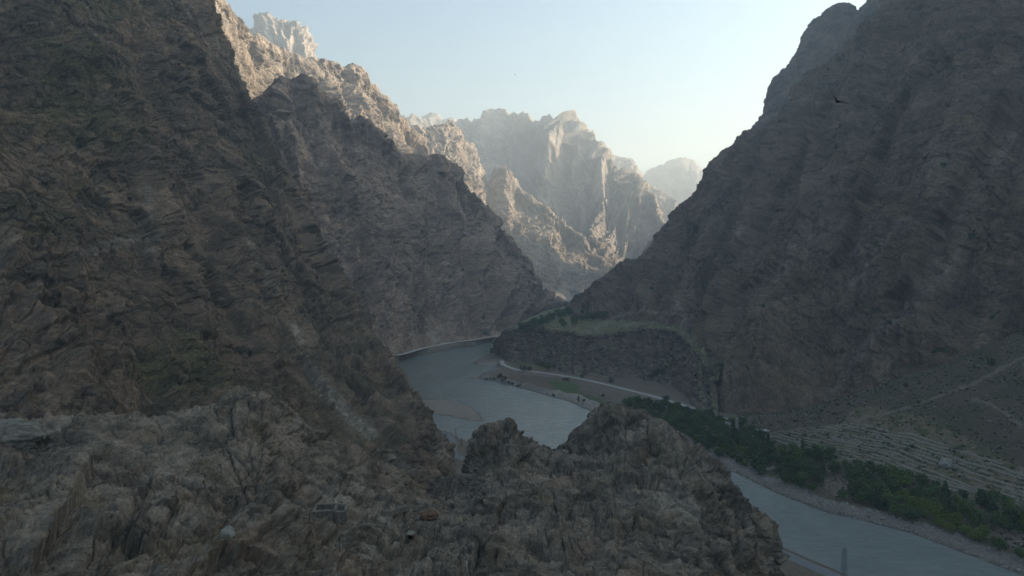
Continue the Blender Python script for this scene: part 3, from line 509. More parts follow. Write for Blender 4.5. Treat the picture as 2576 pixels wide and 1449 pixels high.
# ------------------------------------------------------------------ ground, one sheet to the horizon
def axis(a, b, s, far, grow=1.22):
    lo = [a]; d = s
    while lo[-1] > -far: d *= grow; lo.append(lo[-1]-d)
    hi = [b]; d = s
    while hi[-1] < far: d *= grow; hi.append(hi[-1]+d)
    return np.concatenate([lo[::-1], np.arange(a+s, b, s), hi])
gx, gy = axis(-280, 520, 1.5, 5000), axis(300, 1300, 1.6, 9000)
gx = gx[np.abs(gx) < 5900]; gy = gy[(gy > -3400) & (gy < 10100)]
XX, YY = np.meshgrid(gx, gy); XY = np.stack([XX.ravel(), YY.ravel()], 1)
gz = np.full(len(XY), 3.0); nearm = (np.abs(XY[:, 0]) < 900) & (XY[:, 1] > -500) & (XY[:, 1] < 3000)
gz[nearm] = ground_z(XY[nearm])
dl, _ = segdist(XY, LB); dr, _ = segdist(XY, RB); dbank = np.minimum(dl, dr); ins = inpoly(XY, RIVER)
q3 = np.concatenate([XY, np.zeros((len(XY), 1))], 1)
def gpoly(pts, z=5.0): return [G(x, y, z)[:2] for x, y in pts]
SOIL, GREEN, DRY, GRAVEL, STONES, SCRUB = (0.135, 0.098, 0.07), (0.055, 0.10, 0.028), (0.13, 0.115, 0.060), (0.31, 0.28, 0.25), (0.19, 0.172, 0.16), (0.10, 0.092, 0.055)
gc = np.tile(np.array([0.15, 0.125, 0.10]), (len(XY), 1))
warp = XY + 2.2*np.stack([perlin(q3/7, 21), perlin(q3/7, 22)], 1)
def paint(mask, c, a=1.0): gc[mask] = gc[mask]*(1-a) + np.array(c)*a
paint((dr < dl) & (XY[:, 1] < 660), SCRUB, 0.8)
fan_m = (dr < dl) & (XY[:, 1] < 640) & (dr > 50); nz = fbm(q3/9, 25, 4)
paint(fan_m, (0.155, 0.132, 0.08)); paint(fan_m & (nz > 0.15), (0.060, 0.072, 0.030), 0.8); paint(fan_m & (nz < -0.3), (0.17, 0.15, 0.12), 0.7); FIELDQ = gpoly([(1900, 1085), (2165, 1052), (2330, 1095), (2480, 1140), (2640, 1200), (2640, 1320), (1900, 1240)], 22); upf = fan_m & ~inpoly(warp, FIELDQ); paint(upf, (0.088, 0.074, 0.055), 0.85); paint(upf & (fbm(q3/30, 41, 3) > 0.1), (0.060, 0.062, 0.032), 0.6)
for pts, c in ((((1250, 945), (1300, 942), (1400, 955), (1440, 962), (1500, 975), (1560, 1000), (1500, 1022), (1400, 990), (1300, 968)), SOIL),
               (((1330, 945), (1420, 948), (1470, 962), (1400, 962), (1350, 956)), (0.11, 0.088, 0.07)),
               (((1375, 960), (1440, 962), (1475, 985), (1440, 988), (1400, 975)), GREEN), (((1440, 985), (1500, 990), (1560, 1015), (1520, 1032), (1480, 1020), (1430, 1000)), (0.06, 0.092, 0.032)),
               (((1480, 965), (1600, 1000), (1660, 1015), (1640, 1030), (1540, 1012), (1450, 980)), (0.15, 0.125, 0.10)), (((1540, 1012), (1640, 1015), (1690, 1030), (1600, 1040), (1540, 1035)), (0.12, 0.102, 0.07)),
               (((1600, 945), (1690, 955), (1760, 968), (1700, 968), (1620, 958)), (0.075, 0.085, 0.03)), (((1280, 903), (1400, 918), (1440, 935), (1340, 930), (1280, 920)), DRY),
               (((1890, 1190), (1940, 1185), (1990, 1215), (1970, 1232), (1910, 1215)), (0.055, 0.10, 0.022)), (((2080, 1195), (2135, 1175), (2150, 1215), (2110, 1245), (2075, 1225)), (0.16, 0.13, 0.105)), (((2510, 1330), (2600, 1330), (2620, 1400), (2560, 1390)), (0.15, 0.13, 0.105))):
    paint(inpoly(warp, gpoly(pts)), c, 0.92)
paint((dr < 14 + 5*perlin(q3/18, 27)) & (dr < dl) & (XY[:, 1] < 1020), STONES); paint((dr < 20 + 7*perlin(q3/25, 29)) & (dr < dl) & (XY[:, 1] > 600) & (XY[:, 1] < 760), GRAVEL)
paint((dl < dr) & (dl < 30) & (XY[:, 1] > 900), (0.26, 0.235, 0.205))
dt, _ = segdist(XY, [p[:2] for p in TRACK]); paint(dt < 11+6*perlin(q3/14, 31), (0.19, 0.165, 0.135), 0.6)
for tr in ([(1920, 1097), (1960, 1086), (2030, 1078), (2100, 1070), (2170, 1055), (2230, 1040)], [(2230, 1040), (2330, 1010), (2450, 965), (2576, 900)], [(2440, 1000), (2500, 1020), (2576, 1075)], [(2576, 1180), (2540, 1220), (2560, 1260)], [(2540, 1220), (2500, 1250)]):
    pl = [tuple(gpt(x, y)[:2]) for x, y in tr]
    dd, _ = segdist(XY, pl); paint(dd < 1.5+1.6*perlin(q3/6, 33), (0.21, 0.185, 0.15), 0.75)
paint((dr < dl) & (dbank < 1.6), (0.09, 0.082, 0.075)); paint(ins, (0.13, 0.12, 0.105))
# gravel bars in the river
for pts, h in ((((1060, 1006), (1110, 1004), (1150, 1010), (1182, 1022), (1204, 1040), (1219, 1060), (1196, 1060), (1160, 1053), (1120, 1045), (1060, 1040)), 1.1),
               (((1258, 873), (1245, 886), (1215, 898), (1190, 911), (1200, 920), (1240, 921), (1262, 912), (1290, 880)), 1.5), (((1180, 948), (1200, 944), (1212, 952), (1190, 954)), 0.7)):
    pl = gpoly(pts, 0); dd, _ = segdist(warp, pl + pl[:1]); inn = inpoly(warp, pl)
    zb = np.where(inn, np.minimum(h, dd*0.16), -dd*0.12) + 0.12*perlin(q3/6, 35); up_ = zb > gz; gz = np.where(up_, zb, gz); paint(up_ & (zb > -0.05), (0.25, 0.225, 0.198)); paint(up_ & (zb > -0.1) & (zb < 0.18), (0.10, 0.092, 0.085))
m_ground, nt, b = new_mat('valley_floor'); k = NT(nt); w = k.coord()
at = k.n('ShaderNodeAttribute', attribute_name='tint'); c = k.mix(1.0, k.mix(1.0, at.outputs['Color'], (1.0, 0.92, 0.85), 'MULTIPLY'), k.mix(k.ramp(k.noise(w, 0.55, 6, 0.75), 0.3, 0.7), (0.6, 0.6, 0.6), (1.4, 1.4, 1.4)), 'MULTIPLY')
c = k.mix(k.math('MULTIPLY', k.ramp(k.noise(w, 1.3, 3, 0.6), 0.6, 0.72), 0.35), c, (0.33, 0.31, 0.28))
k.l(c, b.inputs['Base Color']); b.inputs['Roughness'].default_value = 0.95
bp = k.n('ShaderNodeBump'); bp.inputs['Distance'].default_value = 1.2; bp.inputs['Strength'].default_value = 0.9; k.l(k.noise(w, 0.5, 6, 0.75), bp.inputs['Height']); k.l(bp.outputs[0], b.inputs['Normal'])
GV = np.concatenate([XY, gz[:, None]], 1)
ground = structure(link_mesh('ground', GV, gridfaces(len(gy), len(gx)), m_ground, True), 'valley floor with fields, stony banks and scrub'); vcol(ground, 'tint', gc)
a, b_, dd = project(GV); keep = (a > -60) & (a < 2636) & (b_ > 700) & (b_ < 1510) & (dd > 1) & (dd < 2500); PICKS.append((a[keep], b_[keep], dd[keep], GV[keep]))
def zg(x, y): return float(np.interp(0, [0], [ground_z(np.array([[x, y]]))[0]]))

# river
m_water, nt, b = new_mat('river_water'); k = NT(nt); w = k.coord()
wx = axis(-420, 560, 3.0, 1500, 1.4); wy = axis(250, 1400, 3.0, 3200, 1.4); WX, WY = np.meshgrid(wx, wy)
b.inputs['Base Color'].default_value = (0.115, 0.125, 0.122, 1); b.inputs['Roughness'].default_value = 0.16; b.inputs['IOR'].default_value = 1.333; b.inputs['Specular IOR Level'].default_value = 0.5
c = k.mix(k.ramp(k.noise(k.coord((1, 0.5, 1), (0, 0, R(30))), 0.02, 5, 0.6, 0.5), 0.35, 0.7), (0.165, 0.178, 0.165), (0.21, 0.22, 0.20))
foam = k.math('MULTIPLY', k.ramp(k.noise(k.coord((0.5, 1.2, 1), (0, 0, R(-35))), 0.32, 5, 0.7, 0.8), 0.66, 0.74), k.ramp(k.noise(w, 0.02, 3), 0.46, 0.58)); stk = k.noise(k.coord((0.35, 1.1, 1), (0, 0, R(-32))), 0.11, 7, 0.72, 1.6); c = k.mix(1.0, c, k.mix(k.ramp(stk, 0.3, 0.7), (0.80, 0.82, 0.82), (1.16, 1.15, 1.14)), 'MULTIPLY'); c = k.mix(foam, c, (0.42, 0.44, 0.44))
k.l(c, b.inputs['Base Color'])
bp = k.n('ShaderNodeBump'); bp.inputs['Distance'].default_value = 0.6; bp.inputs['Strength'].default_value = 0.85
k.l(k.math('ADD', k.noise(k.coord((0.55, 1.0, 1), (0, 0, R(-30))), 0.35, 6, 0.7, 0.7), k.noise(w, 0.07, 4, 0.6)), bp.inputs['Height']); k.l(bp.outputs[0], b.inputs['Normal'])
structure(link_mesh('river', np.stack([WX.ravel(), WY.ravel(), np.zeros(WX.size)], 1), gridfaces(len(wy), len(wx)), m_water, True), 'grey silty river winding through the gorge')

# roads
def ribbon(name, pl, hw, mat, label, dz=0.06):
    A = np.array(pl, float); A, _ = crom(A, [12]*(len(A)-1)); Tn = np.gradient(A[:, :2], axis=0); Tn /= np.linalg.norm(Tn, axis=1, keepdims=True); Nn = np.stack([-Tn[:, 1], Tn[:, 0]], 1)
    cols_ = np.linspace(-1, 1, 5); V = np.concatenate([np.concatenate([A[:, :2]+Nn*hw*t, A[:, 2:]+dz+0.05*(1-t*t)], 1)[:, None] for t in cols_], 1)
    V[:, :, 2] += 0
    return structure(link_mesh(name, V.reshape(-1, 3), gridfaces(len(A), 5), mat, True), label)
m_asph, nt, b = new_mat('worn_asphalt'); k = NT(nt); w = k.coord(); k.l(k.mix(k.noise(w, 0.4, 6, 0.7), (0.13, 0.13, 0.135), (0.19, 0.19, 0.19)), b.inputs['Base Color']); b.inputs['Roughness'].default_value = 0.85
m_dirt, nt, b = new_mat('pale_dirt'); k = NT(nt); w = k.coord(); k.l(k.mix(k.noise(w, 0.5, 6, 0.7), (0.30, 0.27, 0.235), (0.48, 0.44, 0.385)), b.inputs['Base Color']); b.inputs['Roughness'].default_value = 0.95
ribbon('road', [p for p in ROAD if p[1] < 980], 3.6, m_asph, 'grey asphalt road at the foot of the left wall'); ribbon('road', [p for p in ROAD if p[1] > 955], 4.0, m_dirt, 'pale far road cut into the left bank')
ribbon('dirt_track', TRACK, 2.8, m_dirt, 'pale dirt track across the fields of the right bank')

# haze: one closed box of even thin air round the camera and the scene
hx0, hx1, hy0, hy1, hz0, hz1 = -6000, 6000, -3500, 10200, -85.0, 1480.0
V = [(x, y, z) for z in (hz0, hz1) for y in (hy0, hy1) for x in (hx0, hx1)]
mh = bpy.data.materials.new('thin_haze'); mh.use_nodes = True; nt = mh.node_tree; nt.nodes.clear(); out = nt.nodes.new('ShaderNodeOutputMaterial'); pv = nt.nodes.new('ShaderNodeVolumePrincipled')
pv.inputs['Color'].default_value = (0.86, 0.94, 1.0, 1); pv.inputs['Density'].default_value = HAZE_DENSITY; pv.inputs['Anisotropy'].default_value = 0.35; nt.links.new(pv.outputs[0], out.inputs['Volume'])
hz = link_mesh('haze', V, [(0, 2, 3, 1), (4, 5, 7, 6), (0, 1, 5, 4), (2, 6, 7, 3), (0, 4, 6, 2), (1, 3, 7, 5)], mh); hz['kind'] = 'stuff'; hz['label'] = 'thin blue haze filling the gorge'
print('built', round(time.time()-T0, 1))

# ================================================================== THINGS
def tag(o, label, cat, group=None):
    o['label'] = label; o['category'] = cat
    if group: o['group'] = group
    return o
def empty(name, loc, rz=0.0):
    o = bpy.data.objects.new(name, None); COL.objects.link(o); o.location = loc; o.rotation_euler = (0, 0, rz); o.empty_display_size = 0.5; return o
def copy_tree(o, parent=None):
    c = o.copy(); COL.objects.link(c); c.parent = parent
    for ch in list(o.children): copy_tree(ch, c)
    return c
class MB:                                # collects boxes, tubes and lumps as ONE mesh
    def __init__(s): s.V = []; s.F = []
    def add(s, V, F):
        n = len(s.V); s.V += [tuple(v) for v in V]; s.F += [tuple(i+n for i in f) for f in F]; return s
    def box(s, c, d, rz=0.0, tilt=0.0):
        ca, sa = math.cos(rz), math.sin(rz); V = []
        for z in (-1, 1):
            for y in (-1, 1):
                for x in (-1, 1):
                    a, b, e = x*d[0]/2, y*d[1]/2, z*d[2]/2 + tilt*x; V.append((c[0]+a*ca-b*sa, c[1]+a*sa+b*ca, c[2]+e))
        return s.add(V, [(0, 2, 3, 1), (4, 5, 7, 6), (0, 1, 5, 4), (2, 6, 7, 3), (0, 4, 6, 2), (1, 3, 7, 5)])
    def tube(s, pts, rad, n=7):
        V = []; F = []; pts = [Vector(p) for p in pts]
        for i, p in enumerate(pts):
            t = (pts[min(i+1, len(pts)-1)]-pts[max(i-1, 0)]).normalized(); a = t.cross(Vector((0.3, 0.9, 0.1)) if abs(t.y) < 0.9 else Vector((1, 0, 0))).normalized(); b = t.cross(a)
            r = rad[i] if isinstance(rad, (list, tuple)) else rad
            V += [tuple(p+a*r*math.cos(2*math.pi*j/n)+b*r*math.sin(2*math.pi*j/n)) for j in range(n)]
        for i in range(len(pts)-1):
            for j in range(n): F.append((i*n+j, i*n+(j+1) % n, (i+1)*n+(j+1) % n, (i+1)*n+j))
        F.append(tuple(range(n))[::-1]); F.append(tuple((len(pts)-1)*n+j for j in range(n)))
        return s.add(V, F)
    def build(s, name, mat, parent=None, loc=None, smooth=False):
        me = bpy.data.meshes.new(name); me.from_pydata(s.V, [], s.F); me.validate(); me.materials.append(mat)
        if smooth: me.polygons.foreach_set('use_smooth', [True]*len(me.polygons))
        o = bpy.data.objects.new(name, me); COL.objects.link(o)
        if parent: o.parent = parent
        if loc is not None: o.location = loc
        return o
def flat_mat(name, c1, c2, scale=2.0, rough=0.9, bump=0.0):
    m, nt, b = new_mat(name); k = NT(nt); tc = k.n('ShaderNodeTexCoord'); n = k.noise(tc.outputs['Object'], scale, 5, 0.7); k.l(k.mix(k.ramp(n, 0.3, 0.7), c1, c2), b.inputs['Base Color']); b.inputs['Roughness'].default_value = rough
    if bump:
        bp = k.n('ShaderNodeBump'); bp.inputs['Distance'].default_value = bump; k.l(k.noise(tc.outputs['Object'], scale*3, 5, 0.7), bp.inputs['Height']); k.l(bp.outputs[0], b.inputs['Normal'])
    return m
def leaf_mat(name, c1, c2):
    m, nt, b = new_mat(name); k = NT(nt); oi = k.n('ShaderNodeObjectInfo'); g = k.n('ShaderNodeNewGeometry')
    c = k.mix(oi.outputs['Random'], c1, c2); c = k.mix(1.0, c, k.mix(g.outputs['Random Per Island'], (0.6, 0.6, 0.6), (1.4, 1.4, 1.4)), 'MULTIPLY'); k.l(c, b.inputs['Base Color']); b.inputs['Roughness'].default_value = 0.75
    return m
M_LEAF = leaf_mat('dark_leaves', (0.030, 0.056, 0.022), (0.090, 0.135, 0.036)); M_LEAFY = leaf_mat('yellow_green_leaves', (0.095, 0.14, 0.026), (0.13, 0.155, 0.03)); M_SCRUB = leaf_mat('scrub_leaves', (0.050, 0.060, 0.028), (0.072, 0.075, 0.036))
M_BARK = flat_mat('bark', (0.07, 0.055, 0.04), (0.12, 0.10, 0.075), 3); M_WOOD = flat_mat('weathered_wood', (0.045, 0.038, 0.03), (0.08, 0.068, 0.055), 3)
M_STONE = flat_mat('dry_stone', (0.24, 0.21, 0.165), (0.43, 0.38, 0.31), 1.1, 0.95, 0.15); M_DSTONE = flat_mat('dark_field_stone', (0.12, 0.10, 0.08), (0.22, 0.19, 0.155), 1.2, 0.95, 0.2); M_COPING = flat_mat('pale_coping', (0.16, 0.138, 0.11), (0.25, 0.217, 0.175), 1.5, 0.95, 0.1)
M_RUST = flat_mat('rust_brown_stone', (0.13, 0.075, 0.05), (0.20, 0.12, 0.08), 1.0, 0.95, 0.3); M_OPENING_SHADE = flat_mat('opening_shade', (0.012, 0.011, 0.010), (0.02, 0.018, 0.016), 1); M_MUD = flat_mat('mud_plaster', (0.15, 0.125, 0.10), (0.22, 0.19, 0.155), 0.9, 0.95, 0.1)  # includes a near-black standing in for the shade inside openings
M_STEEL = flat_mat('galvanised_steel', (0.15, 0.158, 0.17), (0.21, 0.218, 0.23), 2, 0.5); M_FEATHER = flat_mat('dark_feathers', (0.012, 0.011, 0.011), (0.026, 0.023, 0.021), 30, 0.7); M_PAINT = flat_mat('dark_car_paint', (0.03, 0.032, 0.04), (0.04, 0.042, 0.05), 1, 0.35); M_GLASS = flat_mat('car_window', (0.02, 0.022, 0.026), (0.03, 0.032, 0.036), 1, 0.1); M_TYRE = flat_mat('tyre_rubber', (0.015, 0.015, 0.015), (0.025, 0.025, 0.025), 2)
M_PALE = flat_mat('pale_rock', (0.22, 0.20, 0.17), (0.36, 0.33, 0.285), 0.5, 0.95, 0.35); M_CONC = flat_mat('pale_flat_roof', (0.30, 0.28, 0.26), (0.38, 0.36, 0.33), 0.6, 0.9)
rnd = random.Random(5)

# ---- trees: leaf-sized faces spread through lobes on a limbed trunk
def leaf_cloud(lobes, n, size, r, squash=1.0):
    V = []; F = []
    tot = sum(l[3]**2 for l in lobes)
    for (cx, cy_, cz, R_) in lobes:
        for _ in range(max(6, int(n*R_*R_/tot))):
            u = Vector((r.gauss(0, 1), r.gauss(0, 1), r.gauss(0, 1))).normalized(); rr = R_*(r.random()**0.33)*(0.86+0.28*r.random())
            c = Vector((cx, cy_, cz)) + Vector((u.x, u.y, u.z*squash))*rr
            a = Vector((r.gauss(0, 1), r.gauss(0, 1), r.gauss(0, 0.6))).normalized(); b = a.cross(Vector((r.gauss(0, 1), r.gauss(0, 1), r.gauss(0, 1)))).normalized(); s = size*(0.6+0.8*r.random())
            i = len(V); V += [c-a*s-b*s*0.55, c+a*s*0.9-b*s*0.5, c+a*s+b*s*0.55, c-a*s*0.8+b*s*0.6]; F.append((i, i+1, i+2, i+3))
    return V, F
def make_tree(name, h, w, seed, kind, mat, nleaf=900, leaf=0.34):
    r = random.Random(seed); t = empty(name, (0, 0, 0)); tr = MB(); lobes = []
    if kind == 'round':
        th = h*0.34; tr.tube([(0, 0, -0.6), (0.05, 0, th*0.6), (0.1*h*0.1, 0.05, th), (0.15, 0.1, h*0.62)], [0.28, 0.21, 0.17, 0.05])
        for i in range(11):
            a = r.random()*6.28; q = w*0.5*(0.25+0.6*r.random()); z = h*(0.36+0.5*r.random()); R_ = w*0.24*(0.7+0.7*r.random())*(1.15-0.4*abs(z/h-0.5)); lobes.append((q*math.cos(a), q*math.sin(a), z, R_))
        lobes.append((0.1, 0, h*0.82, w*0.26)); lobes.append((0, 0.1, h*0.55, w*0.34))
        for l in lobes[:6]: tr.tube([(0, 0, th*0.8), (l[0]*0.5, l[1]*0.5, (th+l[2])*0.5), (l[0], l[1], l[2])], [0.13, 0.08, 0.03], 5)
    elif kind == 'poplar':
        tr.tube([(0, 0, -0.6), (0.04, 0, h*0.3), (0.02, 0.05, h*0.9)], [0.2, 0.15, 0.03])
        for i in range(12): z = h*(0.14+0.8*i/11); R_ = w*0.5*math.sin(math.pi*min(0.96, 0.18+0.8*i/11))**0.7*(0.8+0.35*r.random()); lobes.append((r.gauss(0, 0.12*w), r.gauss(0, 0.12*w), z, R_))
        for l in lobes[2:6]: tr.tube([(0, 0, l[2]-0.8), (l[0]*1.5, l[1]*1.5, l[2])], [0.06, 0.02], 5)
    else:
        for i in range(7): a = r.random()*6.28; q = w*0.42*r.random(); lobes.append((q*math.cos(a), q*math.sin(a), h*(0.25+0.45*r.random()), w*0.27*(0.7+0.6*r.random())))
        for l in lobes[:4]: tr.tube([(0, 0, -0.3), (l[0]*0.6, l[1]*0.6, l[2]*0.6), (l[0], l[1], l[2])], [0.08, 0.05, 0.02], 5)
    V, F = leaf_cloud(lobes, nleaf, leaf, r, 0.85); cm = MB(); cm.add(V, F); cm.build('crown', mat, t); tr.build('trunk' if kind != 'shrub' else 'stems', M_BARK, t); return t
KIND = {}
def proto(kind):
    if kind not in KIND:
        L = []
        for i in range(5):
            if kind == 'round': L.append(make_tree('broadleaf_tree', 7.5, 7.5, 100+i, 'round', M_LEAF, 1000, 0.36))
            elif kind == 'yellow': L.append(make_tree('broadleaf_tree', 6.5, 6.5, 120+i, 'round', M_LEAFY, 900, 0.34))
            elif kind == 'poplar': L.append(make_tree('poplar_tree', 11, 2.6, 140+i, 'poplar', M_LEAF, 800, 0.32))
            elif kind == 'shrub': L.append(make_tree('shrub', 2.4, 3.2, 160+i, 'shrub', M_LEAF, 320, 0.24))
            else: L.append(make_tree('shrub', 1.8, 2.8, 180+i, 'shrub', M_SCRUB, 260, 0.22))
        KIND[kind] = [[p, False] for p in L]
    return rnd.choice(KIND[kind])
def plant(kind, p, scale, label, cat, group):
    pr = proto(kind)
    if pr[1]: o = copy_tree(pr[0])
    else: o = pr[0]; pr[1] = True
    o.location = p; o.rotation_euler = (0, 0, rnd.random()*6.28); o.scale = (scale*(0.9+0.2*rnd.random()), scale*(0.9+0.2*rnd.random()), scale*(0.88+0.26*rnd.random()))
    return tag(o, label, cat, group)
GROVE = [(1560, 1018), (1700, 1022), (1830, 1066), (1905, 1092), (1965, 1128), (2060, 1142), (2110, 1162), (2240, 1196), (2350, 1224), (2410, 1252), (2480, 1250), (2600, 1300), (2660, 1330), (2660, 1440), (2540, 1398), (2450, 1362), (2380, 1340), (2300, 1322), (2240, 1300), (2150, 1268), (2060, 1246), (1990, 1226), (1950, 1216), (1890, 1186), (1840, 1162), (1780, 1142), (1700, 1110), (1620, 1060)]
gw = [gpt(x, y) for x, y in GROVE]; gpoly_w = [(p.x, p.y) for p in gw]
clear = [(gpt(2110, 1215), 11), (gpt(1935, 1205), 9), (gpt(2560, 1368), 11), (gpt(1935, 1180), 6), (gpt(2085, 1240), 7)]
got = []; xs_ = [p[0] for p in gpoly_w]; ys_ = [p[1] for p in gpoly_w]
cand = np.array([(rnd.uniform(min(xs_), max(xs_)), rnd.uniform(min(ys_), max(ys_))) for _ in range(9000)]); cand = cand[inpoly(cand, gpoly_w)]
for c in cand:
    if any((c[0]-p.x)**2+(c[1]-p.y)**2 < r_*r_ for p, r_ in clear): continue
    if all((c[0]-g[0])**2+(c[1]-g[1])**2 > 37 for g in got): got.append((c[0], c[1]))
rnd.shuffle(got); got = got[:298]; gzs = ground_z(np.array(got))
ylw = [gpt(2395, 1325), gpt(2330, 1290), gpt(2420, 1345)]
print('grove', len(got))
for (x, y), z in zip(got, gzs):
    yel = any((x-p.x)**2+(y-p.y)**2 < 120 for p in ylw) or rnd.random() < 0.05
    kind = 'yellow' if yel else ('poplar' if rnd.random() < 0.07 else 'round')
    lab = {'yellow': 'yellow-green rounded tree among the dark ones of the riverside grove', 'poplar': 'slim dark poplar standing up out of the riverside grove', 'round': 'dense dark green tree in the grove between river and terraced field'}[kind]
    plant(kind, (x, y, z), 0.72+0.55*rnd.random()**1.5, lab, 'tree', {'yellow': 'yellow-green trees of the riverside grove', 'poplar': 'poplars of the riverside grove', 'round': 'dark trees of the riverside grove'}[kind])
# trees on and below the terrace
for x, y, s, kind, lab, grp in ([(a+dx, b+dy, 1.1+0.5*rnd.random(), 'round', 'dark green tree along the brink of the river terrace', 'trees along the terrace brink') for a, b in ((1308, 828), (1318, 826), (1328, 823), (1337, 820), (1345, 816), (1354, 812), (1362, 808), (1371, 804), (1380, 800), (1389, 796), (1398, 793), (1407, 790), (1416, 787), (1425, 785)) for dx, dy in ((0, 0), (6, 4))] +
    [(a+dx, b+dy, 0.9+0.5*rnd.random(), 'round', 'dark green tree on the flat top of the river terrace', 'trees on the terrace flat') for a, b in ((1446, 802), (1456, 800), (1466, 799), (1476, 797), (1486, 796), (1496, 792), (1438, 810), (1512, 790), (1418, 815), (1468, 786)) for dx, dy in ((0, 0), (5, 4))] +
    [(a, b, 0.7+0.3*rnd.random(), 'shrub', 'dark shrub in the dense thicket slanting up below the terrace cliff', 'thicket below the terrace cliff') for a, b in ((1628, 944), (1634, 941), (1640, 938), (1647, 936), (1653, 932), (1660, 930), (1667, 925), (1674, 922), (1681, 918), (1688, 914), (1636, 946), (1648, 942), (1660, 937), (1670, 931))]):
    p = pick(x, y, 5, 450) or gpt(x, y); plant(kind, p, s*(1.7 if kind == 'shrub' else 1), lab, 'tree' if kind != 'shrub' else 'shrub', grp)
for x, y, s, kind, lab in ((1313, 925, 0.7, 'poplar', 'slim small tree beside the dirt track where it leaves the shore'), (1321, 928, 0.85, 'round', 'round dark tree beside the dirt track, left of its twin'), (1338, 928, 0.8, 'round', 'round dark tree beside the dirt track, right of its twin'), (1384, 926, 1.35, 'round', 'largest dark tree at the foot of the terrace cliff'), (1364, 920, 0.9, 'round', 'dark tree pressed against the cliff foot beside the largest one'),
    *[(a, b, 0.8+0.5*rnd.random(), 'shrub', 'dark bush among the rocks of the field spit') for a, b in ((1222, 952), (1231, 949), (1240, 951), (1249, 946), (1262, 955), (1276, 960), (1287, 963), (1297, 968))], (1255, 948, 0.9, 'round', 'bushy dark tree at the tip of the field spit'), (1268, 954, 0.7, 'round', 'smaller bushy tree behind the tip of the field spit'), (1305, 968, 0.5, 'poplar', 'thin little tree on the field edge above the river'), (1390, 992, 1.1, 'shrub', 'lone dark bush on the pale gravel shore'), (1453, 1006, 0.75, 'poplar', 'taller of two trees on the green field by the river'), (1466, 1008, 0.5, 'round', 'shorter of two trees on the green field by the river'),
    (1521, 994, 0.45, 'round', 'small dark tree in the bare field below the track'), (1675, 1010, 1.0, 'round', 'round dark tree standing right beside the straight dirt track'), (1631, 1018, 0.8, 'poplar', 'narrow dark tree behind the edge of the grove'), (1467, 948, 0.7, 'round', 'dark tree at the cliff foot above the flat-roofed hut'), (1539, 958, 0.8, 'round', 'dark tree on the slope above the straight track'),
    (1656, 850, 0.9, 'poplar', 'tall dark poplar in the cleft of the terrace cliff'), (1664, 862, 0.8, 'poplar', 'lower dark poplar in the cleft of the terrace cliff')):
    p = pick(x, y, 5, 450) or gpt(x, y); plant(kind, p, s, lab, 'tree' if kind != 'shrub' else 'shrub', 'bushes of the field spit' if 'field spit' in lab and kind == 'shrub' else None)
n_s = 0
while n_s < 46:                          # shrubs dotted over the terraced field
    x, y = rnd.uniform(1960, 2520), rnd.uniform(1085, 1235)
    if not inpoly(np.array([(x, y)]), [(1930, 1095), (2160, 1066), (2330, 1105), (2560, 1190), (2520, 1235), (2250, 1185), (2060, 1135)])[0]: continue
    p = gpt(x, y); plant('shrub' if rnd.random() < 0.5 else 'scrub', p, 0.45+0.5*rnd.random(), 'small dark shrub growing between the walls of the terraced field', 'shrub', 'shrubs of the terraced field'); n_s += 1
n_s = 0
while n_s < 90:                          # shrubs dotted over the right wall
    x, y = rnd.uniform(1560, 2560), rnd.uniform(80, 1000)
    p = pick(x, y, 3)
    if p is None or p.x < 90 or p.y > 1400 or p.z < 15 or (x < 1900 and y > 820): continue
    plant('scrub' if rnd.random() < 0.6 else 'shrub', p, 0.9+1.1*rnd.random(), 'dark shrub clinging to the right wall of the gorge', 'shrub', 'shrubs on the right wall'); n_s += 1
for x, y in ((75, 12), (43, 22), (283, 82), (373, 176), (492, 161), (560, 264), (195, 390), (340, 330), (430, 300), (120, 240), (250, 420), (600, 290), (520, 430), (90, 520), (700, 600), (330, 500), (720, 690), (800, 700), (640, 560), (440, 620)):
    p = pick(x, y, 5)
    if p: plant('scrub', p, 0.7+0.5*rnd.random(), 'dark little shrub on the left mountainside', 'shrub', 'shrubs on the left mountainside')

# ---- dry-stone walls of the terraced field, one object per piece
def wall_mesh(pts, w, h, seed, sink=0.3):
    r = random.Random(seed); V = []; F = []
    for i, p in enumerate(pts):
        a = Vector(pts[max(0, i-1)]); b = Vector(pts[min(len(pts)-1, i+1)]); t = (b-a); t.z = 0; t.normalize(); n = Vector((-t.y, t.x, 0)); hh = h*(0.7+0.5*r.random()); q = Vector(p)+n*r.gauss(0, 0.08)
        V += [q-n*w*0.6+Vector((0, 0, -sink)), q-n*w*(0.42+0.1*r.random())+Vector((0, 0, hh*0.9)), q+n*w*(0.42+0.1*r.random())+Vector((0, 0, hh)), q+n*w*0.6+Vector((0, 0, -sink))]
    for i in range(len(pts)-1):
        for j in range(3): F.append((i*4+j, i*4+4+j, i*4+5+j, i*4+1+j))
    F += [(0, 1, 2, 3), tuple((len(pts)-1)*4+j for j in (3, 2, 1, 0))]
    m = MB(); m.add(V, F); return m
bank = np.array(RB[:10]); seg = np.diff(bank, axis=0); ORD = ['lowest', 'second', 'third', 'fourth', 'fifth', 'sixth', 'seventh', 'eighth', 'ninth', 'tenth', 'eleventh', 'twelfth', 'thirteenth', 'fourteenth', 'fifteenth', 'sixteenth', 'seventeenth', 'eighteenth', 'nineteenth', 'twentieth', 'twenty-first', 'twenty-second', 'twenty-third', 'twenty-fourth', 'twenty-fifth', 'twenty-sixth', 'twenty-seventh', 'twenty-eighth', 'twenty-ninth', 'thirtieth', 'thirty-first', 'thirty-second', 'thirty-third', 'thirty-fourth', 'thirty-fifth', 'topmost']
